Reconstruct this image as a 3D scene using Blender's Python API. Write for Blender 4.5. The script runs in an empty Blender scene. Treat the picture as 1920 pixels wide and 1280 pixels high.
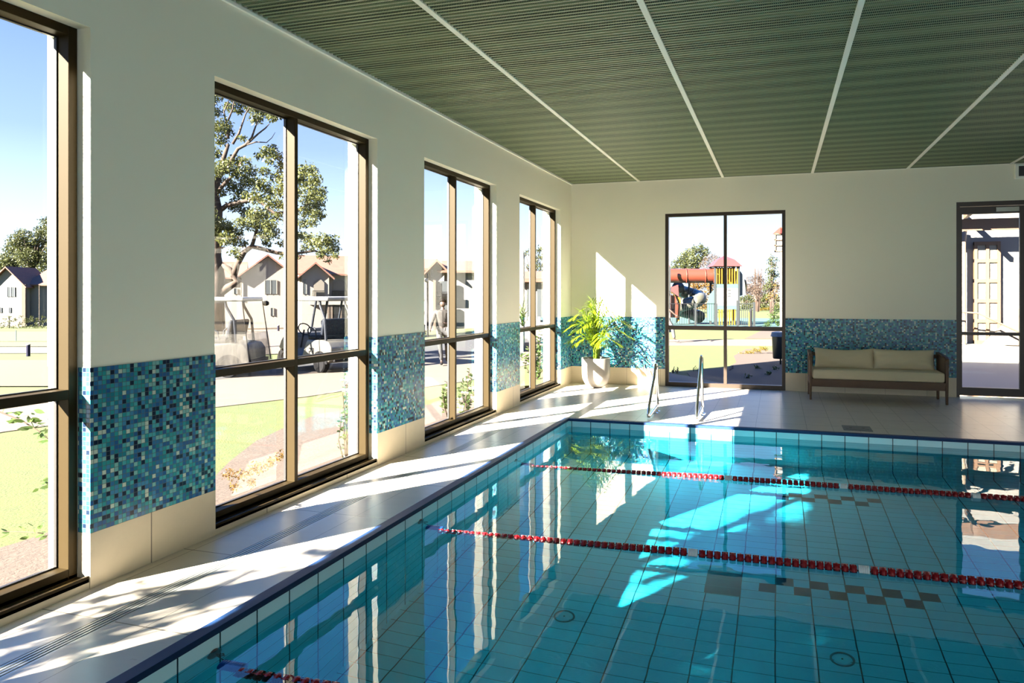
import bpy, bmesh, math, random
from mathutils import Vector, Matrix, noise
R = math.radians
random.seed(7)
sc = bpy.context.scene
COL = sc.collection

# ---------------------------------------------------------------- camera
FPX, PXX, HYY, YAW, CH, CX = 1316.6, 1058.2, 551.4, 16.895, 1.6, 3.576
cam = bpy.data.cameras.new('camera'); camo = bpy.data.objects.new('camera', cam); COL.objects.link(camo)
cam.sensor_width = 36; cam.sensor_fit = 'HORIZONTAL'; cam.lens = FPX / 1920 * 36
cam.shift_x = -(PXX - 960) / 1920; cam.shift_y = -(640 - HYY) / 1920
cam.clip_start = 0.05; cam.clip_end = 1000
camo.location = (CX, 0, CH); camo.rotation_euler = (R(90), 0, R(YAW))
sc.camera = camo

def at(px, py, d):
    """world point seen at photo pixel (px,py), d metres along the viewing axis"""
    t = R(YAW); a = (px - PXX) / FPX
    return Vector((CX + d * (-math.sin(t) + math.cos(t) * a), d * (math.cos(t) + math.sin(t) * a), CH - d * (py - HYY) / FPX))

# ---------------------------------------------------------------- sky, sun, exposure
W = bpy.data.worlds.new('sky'); sc.world = W; W.use_nodes = True
nt = W.node_tree; nt.nodes.clear()
tc = nt.nodes.new('ShaderNodeTexCoord'); sx = nt.nodes.new('ShaderNodeSeparateXYZ')
rp = nt.nodes.new('ShaderNodeValToRGB'); bg = nt.nodes.new('ShaderNodeBackground'); wo = nt.nodes.new('ShaderNodeOutputWorld')
nt.links.new(tc.outputs['Generated'], sx.inputs[0]); nt.links.new(sx.outputs[2], rp.inputs[0])
nt.links.new(rp.outputs[0], bg.inputs[0]); nt.links.new(bg.outputs[0], wo.inputs[0])
e = rp.color_ramp.elements
e[0].position = 0.0; e[0].color = (0.95, 1.12, 1.30, 1)
e[1].position = 1.0; e[1].color = (0.06, 0.20, 0.70, 1)
for p, c in ((0.11, (0.64, 0.84, 1.18)), (0.19, (0.38, 0.55, 0.98)), (0.31, (0.25, 0.40, 0.86)), (0.40, (0.20, 0.55, 1.45)), (0.6, (0.14, 0.48, 1.5))):
    k = e.new(p); k.color = (*c, 1)
bg.inputs[1].default_value = 1.15
W.cycles.sampling_method = 'MANUAL'; W.cycles.sample_map_resolution = 512

SUN_DIR = Vector((1.0, 1.45, -0.897)).normalized()
sun = bpy.data.lights.new('sun', 'SUN'); suno = bpy.data.objects.new('sun', sun); COL.objects.link(suno)
sun.energy = 85.0; sun.angle = R(0.53); sun.color = (1.0, 0.90, 0.76)
suno.rotation_euler = SUN_DIR.to_track_quat('-Z', 'Y').to_euler()
suno.location = (-20, -25, 20)
sun.cycles.is_caustics_light = True

# added fill lamp at the windowless near wall, behind and right of the camera
ar = bpy.data.lights.new('fill_near_end', 'AREA'); aro = bpy.data.objects.new('fill_near_end', ar); COL.objects.link(aro)
ar.shape = 'RECTANGLE'; ar.size = 6.4; ar.size_y = 2.6; ar.energy = 190; ar.color = (0.86, 0.95, 1.0)
aro.location = (7.7, -3.5, 1.9); aro.rotation_euler = (R(90), 0, 0)

sc.view_settings.view_transform = 'Standard'; sc.view_settings.look = 'None'
sc.view_settings.exposure = 0.42; sc.view_settings.gamma = 1.0; sc.view_settings.use_curve_mapping = False
cy = sc.cycles
cy.use_denoising = True; cy.use_adaptive_sampling = True; cy.adaptive_threshold = 0.02
cy.max_bounces = 12; cy.diffuse_bounces = 6; cy.glossy_bounces = 5; cy.transmission_bounces = 8; cy.transparent_max_bounces = 16
cy.sample_clamp_indirect = 6.0; cy.blur_glossy = 0.3
cy.caustics_reflective = False; cy.caustics_refractive = True

# ---------------------------------------------------------------- mesh helpers
def link(name, bm, mat=None, parent=None, smooth=False, loc=None):
    me = bpy.data.meshes.new(name)
    bmesh.ops.recalc_face_normals(bm, faces=bm.faces)
    bm.to_mesh(me); bm.free()
    o = bpy.data.objects.new(name, me); COL.objects.link(o)
    for m in (mat if isinstance(mat, (list, tuple)) else [mat]):
        if m: me.materials.append(m)
    if smooth:
        for p in me.polygons: p.use_smooth = True
        if smooth == 'auto':
            try: me.set_sharp_from_angle(angle=R(35))
            except Exception: pass
    if parent: o.parent = parent
    if loc is not None: o.location = loc
    return o

def box(bm, x0, x1, y0, y1, z0, z1, mi=0):
    vs = [bm.verts.new((x, y, z)) for x in (x0, x1) for y in (y0, y1) for z in (z0, z1)]
    for f in ((0, 1, 3, 2), (4, 6, 7, 5), (0, 4, 5, 1), (2, 3, 7, 6), (0, 2, 6, 4), (1, 5, 7, 3)):
        bm.faces.new([vs[i] for i in f]).material_index = mi
    return vs

def obox(bm, c, sx_, sy_, sz_, rot=None, mi=0):
    """oriented box"""
    vs = box(bm, -sx_ / 2, sx_ / 2, -sy_ / 2, sy_ / 2, -sz_ / 2, sz_ / 2, mi)
    M = Matrix.Translation(c) @ (rot.to_4x4() if rot is not None else Matrix.Identity(4))
    for v in vs: v.co = M @ v.co
    return vs

def bar(bm, a, b, w, h=None, mi=0):
    """rectangular bar from a to b"""
    a, b = Vector(a), Vector(b); d = b - a
    q = d.to_track_quat('Z', 'Y').to_matrix()
    return obox(bm, (a + b) / 2, w, h or w, d.length, q, mi)

def tube(bm, pts, rad, n=8, cap=True, mi=0):
    """swept round tube; rad is a number or a list"""
    pts = [Vector(p) for p in pts]; rings = []
    up = None
    for i, p in enumerate(pts):
        t = (pts[min(i + 1, len(pts) - 1)] - pts[max(i - 1, 0)]).normalized()
        if up is None:
            up = t.orthogonal().normalized()
        up = (up - t * up.dot(t))
        up = up.normalized() if up.length > 1e-6 else t.orthogonal().normalized()
        s = t.cross(up); r = rad[i] if isinstance(rad, (list, tuple)) else rad
        rings.append([bm.verts.new(p + (up * math.cos(2 * math.pi * k / n) + s * math.sin(2 * math.pi * k / n)) * r) for k in range(n)])
    for a, b in zip(rings, rings[1:]):
        for k in range(n):
            bm.faces.new((a[k], a[(k + 1) % n], b[(k + 1) % n], b[k])).material_index = mi
    if cap:
        bm.faces.new(rings[0][::-1]).material_index = mi; bm.faces.new(rings[-1]).material_index = mi
    return rings

def lathe(bm, prof, n=32, c=(0, 0, 0), axis='Z', mi=0, closed=False):
    """revolve (r, z) profile"""
    rings = []
    for r, z in prof:
        ring = []
        for k in range(n):
            a = 2 * math.pi * k / n
            p = (r * math.cos(a), r * math.sin(a), z)
            if axis == 'X': p = (z, p[0], p[1])
            if axis == 'Y': p = (p[0], z, p[1])
            ring.append(bm.verts.new((p[0] + c[0], p[1] + c[1], p[2] + c[2])))
        rings.append(ring)
    prs = list(zip(rings, rings[1:]))
    if closed: prs.append((rings[-1], rings[0]))
    for a, b in prs:
        for k in range(n):
            bm.faces.new((a[k], a[(k + 1) % n], b[(k + 1) % n], b[k])).material_index = mi
    if not closed:
        bm.faces.new(rings[0][::-1]).material_index = mi; bm.faces.new(rings[-1]).material_index = mi
    return rings

def prism(bm, outline, d, mi=0):
    """outline = list of 3d points, extruded by vector d"""
    d = Vector(d)
    a = [bm.verts.new(p) for p in outline]; b = [bm.verts.new(Vector(p) + d) for p in outline]
    bm.faces.new(a[::-1]).material_index = mi; bm.faces.new(b).material_index = mi
    n = len(a)
    for i in range(n): bm.faces.new((a[i], a[(i + 1) % n], b[(i + 1) % n], b[i])).material_index = mi

def bevel(bm, w, seg=2):
    bmesh.ops.bevel(bm, geom=[e_ for e_ in bm.edges], offset=w, segments=seg, profile=0.5, affect='EDGES', clamp_overlap=True)

def thing(name, label, cat, loc=(0, 0, 0), rz=0, group=None):
    o = bpy.data.objects.new(name, None); COL.objects.link(o)
    o.empty_display_size = 0.1
    o.location = loc; o.rotation_euler = (0, 0, rz)
    return tag(o, label, cat, group)

def tag(o, label, cat, group=None, kind=None):
    o['label'] = label; o['category'] = cat
    if group: o['group'] = group
    if kind: o['kind'] = kind
    return o

def struct(o, label=None):
    o['kind'] = 'structure'
    if label: o['label'] = label
    return o

def copy_tree(o, parent=None):
    c = o.copy(); COL.objects.link(c)
    if parent: c.parent = parent
    for ch in list(o.children): copy_tree(ch, c)
    return c

# ---------------------------------------------------------------- materials
def newmat(name):
    m = bpy.data.materials.new(name); m.use_nodes = True
    t = m.node_tree; b = t.nodes['Principled BSDF']
    return m, t, b

def N(t, typ, **kw):
    n = t.nodes.new(typ)
    for k, v in kw.items(): setattr(n, k, v)
    return n

def math_(t, op, a, b=None, c=None):
    n = N(t, 'ShaderNodeMath', operation=op)
    for i, v in enumerate((a, b, c)):
        if v is None: continue
        if isinstance(v, (int, float)): n.inputs[i].default_value = v
        else: t.links.new(v, n.inputs[i])
    return n.outputs[0]

def mix(t, f, a, b):
    n = N(t, 'ShaderNodeMix', data_type='RGBA')
    for s, v in ((n.inputs[0], f), (n.inputs[6], a), (n.inputs[7], b)):
        if isinstance(v, (int, float)): s.default_value = v
        elif isinstance(v, tuple): s.default_value = (*v[:3], 1)
        else: t.links.new(v, s)
    return n.outputs[2]

def pos(t):
    g = N(t, 'ShaderNodeNewGeometry'); s = N(t, 'ShaderNodeSeparateXYZ'); t.links.new(g.outputs['Position'], s.inputs[0])
    return g, s.outputs[0], s.outputs[1], s.outputs[2]

def plain(name, col, rough=0.6, metal=0.0, var=0.0, scale=8.0, bump=0.0, bscale=60.0, spec=0.5, obj=False, detail=4):
    m, t, b = newmat(name)
    b.inputs['Base Color'].default_value = (*col, 1); b.inputs['Roughness'].default_value = rough
    b.inputs['Metallic'].default_value = metal; b.inputs['Specular IOR Level'].default_value = spec
    tcn = N(t, 'ShaderNodeTexCoord')
    if var:
        nz = N(t, 'ShaderNodeTexNoise'); nz.inputs['Scale'].default_value = scale; nz.inputs['Detail'].default_value = detail
        t.links.new(tcn.outputs['Object'], nz.inputs['Vector'])
        k = math_(t, 'MULTIPLY_ADD', nz.outputs[0], 2 * var, 1 - var)
        mm = N(t, 'ShaderNodeVectorMath', operation='SCALE'); mm.inputs[0].default_value = col; t.links.new(k, mm.inputs[3])
        t.links.new(mm.outputs[0], b.inputs['Base Color'])
    if bump:
        nz = N(t, 'ShaderNodeTexNoise'); nz.inputs['Scale'].default_value = bscale; nz.inputs['Detail'].default_value = 3
        t.links.new(tcn.outputs['Object'], nz.inputs['Vector'])
        bp = N(t, 'ShaderNodeBump'); bp.inputs['Strength'].default_value = bump; bp.inputs['Distance'].default_value = 0.01
        t.links.new(nz.outputs[0], bp.inputs['Height']); t.links.new(bp.outputs[0], b.inputs['Normal'])
    return m

def groove(t, coord, pitch, off, w):
    """1 on joint lines of half width w, 0 on the tile"""
    u = math_(t, 'DIVIDE', math_(t, 'SUBTRACT', coord, off), pitch)
    f = math_(t, 'FRACT', u)
    d = math_(t, 'MINIMUM', f, math_(t, 'SUBTRACT', 1.0, f))
    return math_(t, 'LESS_THAN', d, w / pitch)

def vnoise(t, ins, dims='3D'):
    n = N(t, 'ShaderNodeTexWhiteNoise', noise_dimensions=dims)
    c = N(t, 'ShaderNodeCombineXYZ')
    for i, v in enumerate(ins):
        if isinstance(v, (int, float)): c.inputs[i].default_value = v
        else: t.links.new(v, c.inputs[i])
    t.links.new(c.outputs[0], n.inputs['Vector'])
    return n.outputs['Value']

M = {}
M['paint'] = plain('wall_paint', (0.80, 0.775, 0.655), 0.75, var=0.02, scale=1.5, bump=0.05, bscale=140)
M['render'] = plain('exterior_render', (0.82, 0.78, 0.70), 0.85, var=0.03, scale=3, bump=0.2, bscale=60)
M['bronze'] = plain('bronze_anodised', (0.0200, 0.0125, 0.0031), 0.55, metal=0.0, spec=0.12, var=0.06, scale=6)
M['dark_frame'] = plain('dark_bronze_frame', (0.030, 0.020, 0.014), 0.4, metal=0.2)
M['gasket'] = plain('black_gasket', (0.012, 0.011, 0.012), 0.5)
M['strip'] = plain('ceiling_strip', (0.86, 0.86, 0.78), 0.5)
M['steel'] = plain('polished_steel', (0.78, 0.76, 0.72), 0.12, metal=1.0)

def mosaic_mat():
    m, t, b = newmat('glass_mosaic')
    g, x, y, z = pos(t)
    u = math_(t, 'ADD', math_(t, 'ADD', x, y), 0.0005)
    p = 0.025
    cu = math_(t, 'FLOOR', math_(t, 'DIVIDE', u, p)); cz = math_(t, 'FLOOR', math_(t, 'DIVIDE', z, p))
    v = vnoise(t, (cu, cz, 3.0))
    r = N(t, 'ShaderNodeValToRGB'); r.color_ramp.interpolation = 'CONSTANT'
    cols = [(0.0, (0.006, 0.014, 0.035)), (0.13, (0.018, 0.085, 0.24)), (0.25, (0.025, 0.13, 0.29)), (0.37, (0.015, 0.16, 0.23)),
            (0.50, (0.025, 0.24, 0.27)), (0.63, (0.05, 0.31, 0.35)), (0.74, (0.04, 0.19, 0.36)), (0.83, (0.16, 0.38, 0.38)), (0.94, (0.42, 0.52, 0.46))]
    r.color_ramp.elements[0].color = (*cols[0][1], 1)
    r.color_ramp.elements[1].position = cols[1][0]; r.color_ramp.elements[1].color = (*cols[1][1], 1)
    for p_, c_ in cols[2:]:
        k = r.color_ramp.elements.new(p_); k.color = (*c_, 1)
    t.links.new(v, r.inputs[0])
    gr = math_(t, 'MAXIMUM', groove(t, u, p, 0, 0.0013), groove(t, z, p, 0, 0.0013))
    t.links.new(mix(t, gr, r.outputs[0], (0.05, 0.075, 0.085)), b.inputs['Base Color'])
    t.links.new(math_(t, 'MULTIPLY_ADD', gr, 0.5, 0.20), b.inputs['Roughness']); b.inputs['Specular IOR Level'].default_value = 0.3
    return m
M['mosaic'] = mosaic_mat()

def stone(name, col, lines, rough=0.38, jcol=(0.16, 0.14, 0.11)):
    """porcelain tile; lines = [(axis, pitch, offset)]"""
    m, t, b = newmat(name)
    g, x, y, z = pos(t); ax = {'x': x, 'y': y, 'z': z}
    j = None; cells = []
    for a, p, o in lines:
        k = groove(t, ax[a], p, o, 0.0022 if a == 'x' else 0.0040)
        j = k if j is None else math_(t, 'MAXIMUM', j, k)
        cells.append(math_(t, 'FLOOR', math_(t, 'DIVIDE', math_(t, 'SUBTRACT', ax[a], o), p)))
    while len(cells) < 3: cells.append(1.0)
    v = vnoise(t, cells[:3])
    nz = N(t, 'ShaderNodeTexNoise'); nz.inputs['Scale'].default_value = 9; nz.inputs['Detail'].default_value = 8; nz.inputs['Roughness'].default_value = 0.7
    mp = N(t, 'ShaderNodeMapping'); mp.inputs['Scale'].default_value = (0.35, 1.0, 1.0); t.links.new(g.outputs['Position'], mp.inputs[0]); t.links.new(mp.outputs[0], nz.inputs['Vector'])
    f = math_(t, 'ADD', math_(t, 'MULTIPLY', nz.outputs[0], 0.34), math_(t, 'MULTIPLY', v, 0.10))
    c = mix(t, f, tuple(c_ * 1.12 for c_ in col), tuple(c_ * 0.62 for c_ in col))
    t.links.new(mix(t, j, c, jcol) if j is not None else c, b.inputs['Base Color'])
    b.inputs['Specular IOR Level'].default_value = 0.5
    t.links.new(math_(t, 'MULTIPLY_ADD', nz.outputs[0], 0.16, rough - 0.08), b.inputs['Roughness'])
    return m
M['deck_side'] = stone('deck_tile_side', (0.58, 0.53, 0.46), [('x', 0.2950, 0.075), ('y', 0.885, 2.645)], rough=0.30)
M['deck_back'] = stone('deck_tile_back', (0.54, 0.48, 0.42), [('x', 0.2950, 0.075), ('y', 0.600, 10.31)], rough=0.30)
M['base'] = stone('skirting_tile', (0.52, 0.45, 0.33), [('y', 0.998, 3.29), ('x', 0.60, 0.95)], rough=0.45)
M['base_back'] = stone('skirting_tile_back', (0.52, 0.45, 0.33), [('x', 0.60, 0.42)], rough=0.45)

def pool_mat(name, la, pa, oa, lb, pb, ob, ua='x'):
    m, t, b = newmat(name)
    g, x, y, z = pos(t); ax = {'x': x, 'y': y, 'z': z}
    j1 = groove(t, ax[la], pa, oa, 0.0045); j2 = groove(t, ax[lb], pb, ob, 0.0025)
    ca = math_(t, 'FLOOR', math_(t, 'DIVIDE', math_(t, 'SUBTRACT', ax[la], oa), pa)); cb = math_(t, 'FLOOR', math_(t, 'DIVIDE', math_(t, 'SUBTRACT', ax[lb], ob), pb))
    v = vnoise(t, (ca, cb, 2.0))
    c = mix(t, v, POOLC, tuple(q * 0.93 for q in POOLC))
    if name == 'pool_floor_tile':
        # dark target squares and chequered marks set into the floor tiling
        dark = None
        for (x0, x1, y0, y1, chk) in MARKS:
            k = math_(t, 'MULTIPLY', math_(t, 'MULTIPLY', math_(t, 'GREATER_THAN', x, x0), math_(t, 'LESS_THAN', x, x1)),
                      math_(t, 'MULTIPLY', math_(t, 'GREATER_THAN', y, y0), math_(t, 'LESS_THAN', y, y1)))
            if chk:
                ch = math_(t, 'FLOOR', math_(t, 'DIVIDE', math_(t, 'SUBTRACT', x, x0), 0.1258))
                s = math_(t, 'MODULO', math_(t, 'ADD', math_(t, 'ADD', ch, cb), 200.0), 2.0)
                k = math_(t, 'MULTIPLY', k, math_(t, 'LESS_THAN', s, 0.5))
            dark = k if dark is None else math_(t, 'MAXIMUM', dark, k)
        c = mix(t, dark, c, (0.02, 0.035, 0.06))
    c = mix(t, j2, c, (0.05, 0.09, 0.11)); c = mix(t, j1, c, (0.02, 0.035, 0.045))
    t.links.new(c, b.inputs['Base Color']); b.inputs['Roughness'].default_value = 0.25
    return m
POOLC = (0.54, 0.76, 0.80)
PP = 0.2517
MARKS = [(3.044, 3.312, 5.34, 5.70, 0), (3.44, 4.70, 5.46, 5.71, 1), (3.56, 4.57, 7.47, 7.72, 1), (1.0, 1.1, -3, -2.9, 0)]
M['pool_floor'] = pool_mat('pool_floor_tile', 'x', PP, 1.044, 'y', PP / 2, 4.453)
M['pool_wall_y'] = pool_mat('pool_wall_tile_side', 'y', PP, 2.51, 'z', 0.1225, 0.0)
M['pool_wall_x'] = pool_mat('pool_wall_tile_end', 'x', PP, 1.044, 'z', 0.1225, 0.0)

def coping_mat():
    m, t, b = newmat('coping_tile'); g, x, y, z = pos(t)
    w = math_(t, 'SINE', math_(t, 'MULTIPLY', math_(t, 'ADD', x, y) , 2 * math.pi / 0.0085))
    b.inputs['Roughness'].default_value = 0.6; b.inputs['Specular IOR Level'].default_value = 0.25
    c = mix(t, math_(t, 'GREATER_THAN', math_(t, 'SINE', math_(t, 'MULTIPLY', x, 2 * math.pi / 0.0085)), 0.3), (0.010, 0.042, 0.135), (0.004, 0.018, 0.06))
    t.links.new(c, b.inputs['Base Color'])
    return m
M['coping'] = coping_mat()

def glass_mat():
    m = bpy.data.materials.new('window_glass'); m.use_nodes = True; t = m.node_tree; t.nodes.clear()
    o = N(t, 'ShaderNodeOutputMaterial'); mx = N(t, 'ShaderNodeMixShader'); tr = N(t, 'ShaderNodeBsdfTransparent'); gl = N(t, 'ShaderNodeBsdfGlossy')
    fr = N(t, 'ShaderNodeFresnel'); fr.inputs[0].default_value = 1.45
    gl.inputs['Roughness'].default_value = 0.0
    tr.inputs[0].default_value = (0.97, 0.98, 0.97, 1)
    f = math_(t, "MULTIPLY", fr.outputs[0], 0.10)
    t.links.new(f, mx.inputs[0]); t.links.new(tr.outputs[0], mx.inputs[1]); t.links.new(gl.outputs[0], mx.inputs[2]); t.links.new(mx.outputs[0], o.inputs[0])
    return m
M['glass'] = glass_mat()

# ---------------------------------------------------------------- room shell
HEAD = 3.05; CEIL = 3.586; TH = 0.315; YB = 12.22; XR = 11.2; YN = -3.6
WINS = [(-1.98, 0.02), (0.91, 2.905), (3.785, 5.765), (6.675, 8.665), (9.545, 11.545)]
PX0, PY1, PX1, PY0 = 1.0, 8.663, 9.6, -2.6
# left wall: built as piers + header, each face knows its material
def wall_left():
    bm = bmesh.new(); mo = bmesh.new(); ba = bmesh.new()
    edges = [YN] + [v for w in WINS for v in w] + [YB + 0.32]
    for i in range(0, len(edges), 2):
        a, b = edges[i], edges[i + 1]
        box(bm, -TH, 0, a, b, 1.2, CEIL + 0.25)
        box(bm, -TH, -0.006, a + (0.006 if i else 0), b - 0.006, -0.4, 1.2)
        # mosaic skin wraps the room face and both inner reveals down to the frame line
        if i == len(edges) - 2: b2 = YB
        else: b2 = b
        box(mo, -0.085, 0.004, a - (0.004 if i else 0), b2 + (0.004 if b2 != YB else 0), 0.3, 1.2)
        box(ba, -0.085, 0.004, a - (0.004 if i else 0), b2 + (0.004 if b2 != YB else 0), 0.0, 0.2995)
    for a, b in WINS:
        box(bm, -TH, 0, a, b, HEAD, CEIL + 0.25)
        box(bm, -TH, -0.10, a, b, -0.4, 0.0)
    struct(link('wall_left', bm, M['paint']))
    struct(link('trim_1', mo, M['mosaic']), 'blue and teal mosaic dado on the window piers')
    struct(link('baseboard_left', ba, M['base']), 'beige tile skirting below the mosaic on the window piers')
wall_left()
BW = (1.70, 3.70); DW = (6.235, 8.10)
def wall_back():
    bm = bmesh.new(); mo = bmesh.new(); ba = bmesh.new()
    for a, b in ((0, BW[0]), (BW[1], DW[0]), (DW[1], XR + 0.3)):
        box(bm, a, b, YB, YB + 0.31, -0.4, CEIL + 0.25)
        a2 = a + (0.004 if a == 0 else 0)
        box(mo, a2, b, YB - 0.008, YB, 0.3, 1.2)
        box(ba, a2, b, YB - 0.010, YB, 0.0, 0.2995)
    for (a, b), h in ((BW, 3.0), (DW, 3.03)):
        box(bm, a, b, YB, YB + 0.31, h, CEIL + 0.25)
        box(bm, a, b, YB + 0.0, YB + 0.31, -0.4, -0.001)
    struct(link('wall_back', bm, M['paint']))
    struct(link('trim_2', mo, M['mosaic']), 'blue and teal mosaic dado along the end wall')
    struct(link('baseboard_back', ba, M['base_back']), 'beige tile skirting along the end wall')
wall_back()
bm = bmesh.new(); box(bm, XR, XR + 0.3, YN, YB + 0.3, -0.4, CEIL + 0.25); struct(link('wall_right', bm, M['paint']))
bm = bmesh.new(); box(bm, -TH, XR + 0.3, YN - 0.3, YN, -0.4, CEIL + 0.25); struct(link('wall_near', bm, M['paint']))

# deck
bm = bmesh.new()
box(bm, 0.0, 0.372, YN, YB, -0.4, 0); box(bm, 0.478, PX0 - 0.07, YN, PY1 + 0.07, -0.4, 0); box(bm, 0.372, 0.478, YN, YB, -0.4, -0.03)
box(bm, 0.372, 0.478, 8.9, YB, -0.03, 0)
box(bm, -0.10, 0.0, YN, YB, -0.4, -0.0005)
struct(link('floor', bm, M['deck_side']), 'pale stone tile deck between the windows and the pool')
bm = bmesh.new()
box(bm, 0.478, XR, PY1 + 0.07, YB, -0.4, 0); box(bm, PX1 + 0.07, XR, YN, PY1 + 0.07, -0.4, 0); box(bm, PX0 - 0.07, PX1 + 0.07, YN, PY0 - 0.07, -0.4, 0)
struct(link('floor_end', bm, M['deck_back']), 'stone tile deck at the far end of the pool')
bm = bmesh.new()
box(bm, PX0 - 0.07, PX0 + 0.004, PY0 - 0.07, PY1 + 0.07, -0.03, 0.002); box(bm, PX1, PX1 + 0.07, PY0, PY1 + 0.07, -0.03, 0.002)
box(bm, PX0 + 0.004, PX1, PY1 - 0.004, PY1 + 0.07, -0.03, 0.002); box(bm, PX0 + 0.004, PX1 + 0.07, PY0 - 0.07, PY0, -0.03, 0.002)
struct(link('trim_3', bm, M['coping']), 'dark blue ribbed coping around the pool edge')
# pool basin
DEP = -1.43
bm = bmesh.new(); box(bm, PX0 - 0.25, PX1 + 0.25, PY0 - 0.25, PY1 + 0.25, DEP - 0.2, DEP); pf = struct(link('pool_floor', bm, M['pool_floor']), 'tiled floor of the swimming pool')
bm = bmesh.new(); box(bm, PX0 - 0.25, PX0, PY0 - 0.25, PY1 + 0.25, DEP, -0.03); pw1 = struct(link('pool_wall_left', bm, M['pool_wall_y']))
bm = bmesh.new(); box(bm, PX1, PX1 + 0.25, PY0 - 0.25, PY1 + 0.25, DEP, -0.03); struct(link('pool_wall_right', bm, M['pool_wall_y']))
bm = bmesh.new(); box(bm, PX0, PX1, PY1, PY1 + 0.25, DEP, -0.03); pw2 = struct(link('pool_wall_back', bm, M['pool_wall_x']))
bm = bmesh.new(); box(bm, PX0, PX1, PY0 - 0.25, PY0, DEP, -0.03); struct(link('pool_wall_near', bm, M['pool_wall_x']))
for o in (pf, pw1, pw2): o.cycles.is_caustics_receiver = True

# ceiling
def ceil_mat():
    m, t, b = newmat('perforated_ceiling'); g, x, y, z = pos(t)
    # punched holes, staggered
    px_, py_ = 0.0125, 0.0125
    row = math_(t, 'FLOOR', math_(t, 'DIVIDE', y, py_))
    xo = math_(t, 'ADD', x, math_(t, 'MULTIPLY', math_(t, 'MODULO', row, 2.0), px_ / 2))
    fx = math_(t, 'SUBTRACT', math_(t, 'FRACT', math_(t, 'DIVIDE', xo, px_)), 0.5); fy = math_(t, 'SUBTRACT', math_(t, 'FRACT', math_(t, 'DIVIDE', y, py_)), 0.5)
    d = math_(t, 'ADD', math_(t, 'MULTIPLY', fx, fx), math_(t, 'MULTIPLY', fy, fy))
    h = math_(t, 'LESS_THAN', d, 0.115)
    t.links.new(mix(t, h, (0.225, 0.275, 0.155), (0.008, 0.016, 0.012)), b.inputs['Base Color'])
    b.inputs['Roughness'].default_value = 0.5
    return m
M['ceil'] = ceil_mat()
STR = [1.24, 2.685, 4.12, 5.545, 6.98, 8.415, 9.85]
bm = bmesh.new()
xs = [0.02] + STR + [XR]
for a, b in zip(xs, xs[1:]):
    prof = []; y = YN; P = 0.052
    while y < YB - 0.01:
        for dy, dz in ((0, 0), (0.020, 0), (0.028, 0.014), (0.044, 0.014)):
            prof.append((min(y + dy, YB - 0.004), CEIL + 0.004 + dz))
        y += P
    r1 = [bm.verts.new((a + 0.018, q[0], q[1])) for q in prof]; r2 = [bm.verts.new((b - 0.018, q[0], q[1])) for q in prof]
    for i in range(len(prof) - 1):
        if prof[i + 1][0] > prof[i][0]: bm.faces.new((r1[i], r1[i + 1], r2[i + 1], r2[i]))
struct(link('ceiling', bm, M['ceil']), 'perforated ribbed metal ceiling')
bm = bmesh.new(); box(bm, -TH, XR + 0.3, YN - 0.3, YB + 0.31, CEIL + 0.26, CEIL + 0.4); struct(link('roof_slab', bm, M['render']))
bm = bmesh.new()
for x in STR: box(bm, x - 0.022, x + 0.022, YN, YB, CEIL - 0.004, CEIL + 0.03)
struct(link('trim_4', bm, M['strip']), 'pale cover strips running along the ceiling')
bm = bmesh.new(); box(bm, 0.0, 0.022, YN, YB, CEIL - 0.012, CEIL + 0.03); box(bm, 0, XR, YB - 0.012, YB, CEIL - 0.004, CEIL + 0.03)
struct(link('trim_5', bm, M['strip']), 'pale angle where wall and ceiling meet')

# ---------------------------------------------------------------- windows
def side_window(n, a, b):
    root = bpy.data.objects.new('window_%d' % n, None); COL.objects.link(root); root['kind'] = 'structure'
    a += 0.005; b -= 0.005
    X1, X0 = -0.088, -0.19; w = 0.050; zb = 0.055
    bm = bmesh.new()
    box(bm, X0, X1, a, a + w, zb, HEAD); box(bm, X0, X1, b - w, b, zb, HEAD)
    box(bm, X0, X1, a + w, b - w, HEAD - w, HEAD); box(bm, X0, X1, a + w, b - w, zb, zb + w + 0.01)
    bevel(bm, 0.002, 1); link('frame', bm, M['bronze'], root)
    mid = a + (b - a) * 0.475
    bm = bmesh.new(); box(bm, X0, X1, mid - 0.02, mid + 0.02, zb + w, HEAD - w); bevel(bm, 0.002, 1); link('mullion', bm, M['bronze'], root)
    bm = bmesh.new()
    for p, q in ((a + w, mid - 0.02), (mid + 0.02, b - w)): box(bm, X0, X1 + 0.001, p, q, 1.032, 1.084)
    bevel(bm, 0.002, 1); link('transom', bm, M['bronze'], root)
    bm = bmesh.new()
    box(bm, -0.135, -0.004, a, b, 0.036, 0.054); box(bm, -0.018, -0.004, a, b, 0.036, 0.070)
    box(bm, -0.12, -0.088, a, b, 0.054, 0.075)
    link('sill', bm, M['bronze'], root)
    bm = bmesh.new(); box(bm, -0.12, -0.002, a, b, 0.0, 0.036); link('upstand', bm, M['base'], root)
    gz = (zb + w + 0.01, 1.032, 1.084, HEAD - w)
    for (p, q) in ((a + w, mid - 0.02), (mid + 0.02, b - w)):
        for z0, z1 in ((gz[0], gz[1]), (gz[2], gz[3])):
            bm = bmesh.new(); box(bm, -0.176, -0.172, p, q, z0, z1); pn = link('pane', bm, M['glass'], root)
            bm = bmesh.new(); g_ = 0.008
            box(bm, -0.186, -0.166, p, p + g_, z0, z1); box(bm, -0.186, -0.166, q - g_, q, z0, z1)
            box(bm, -0.186, -0.166, p + g_, q - g_, z0, z0 + g_); box(bm, -0.186, -0.166, p + g_, q - g_, z1 - g_, z1)
            link('gasket', bm, M['gasket'], pn)
for i, (a, b) in enumerate(WINS): side_window(i + 1, a, b)

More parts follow.
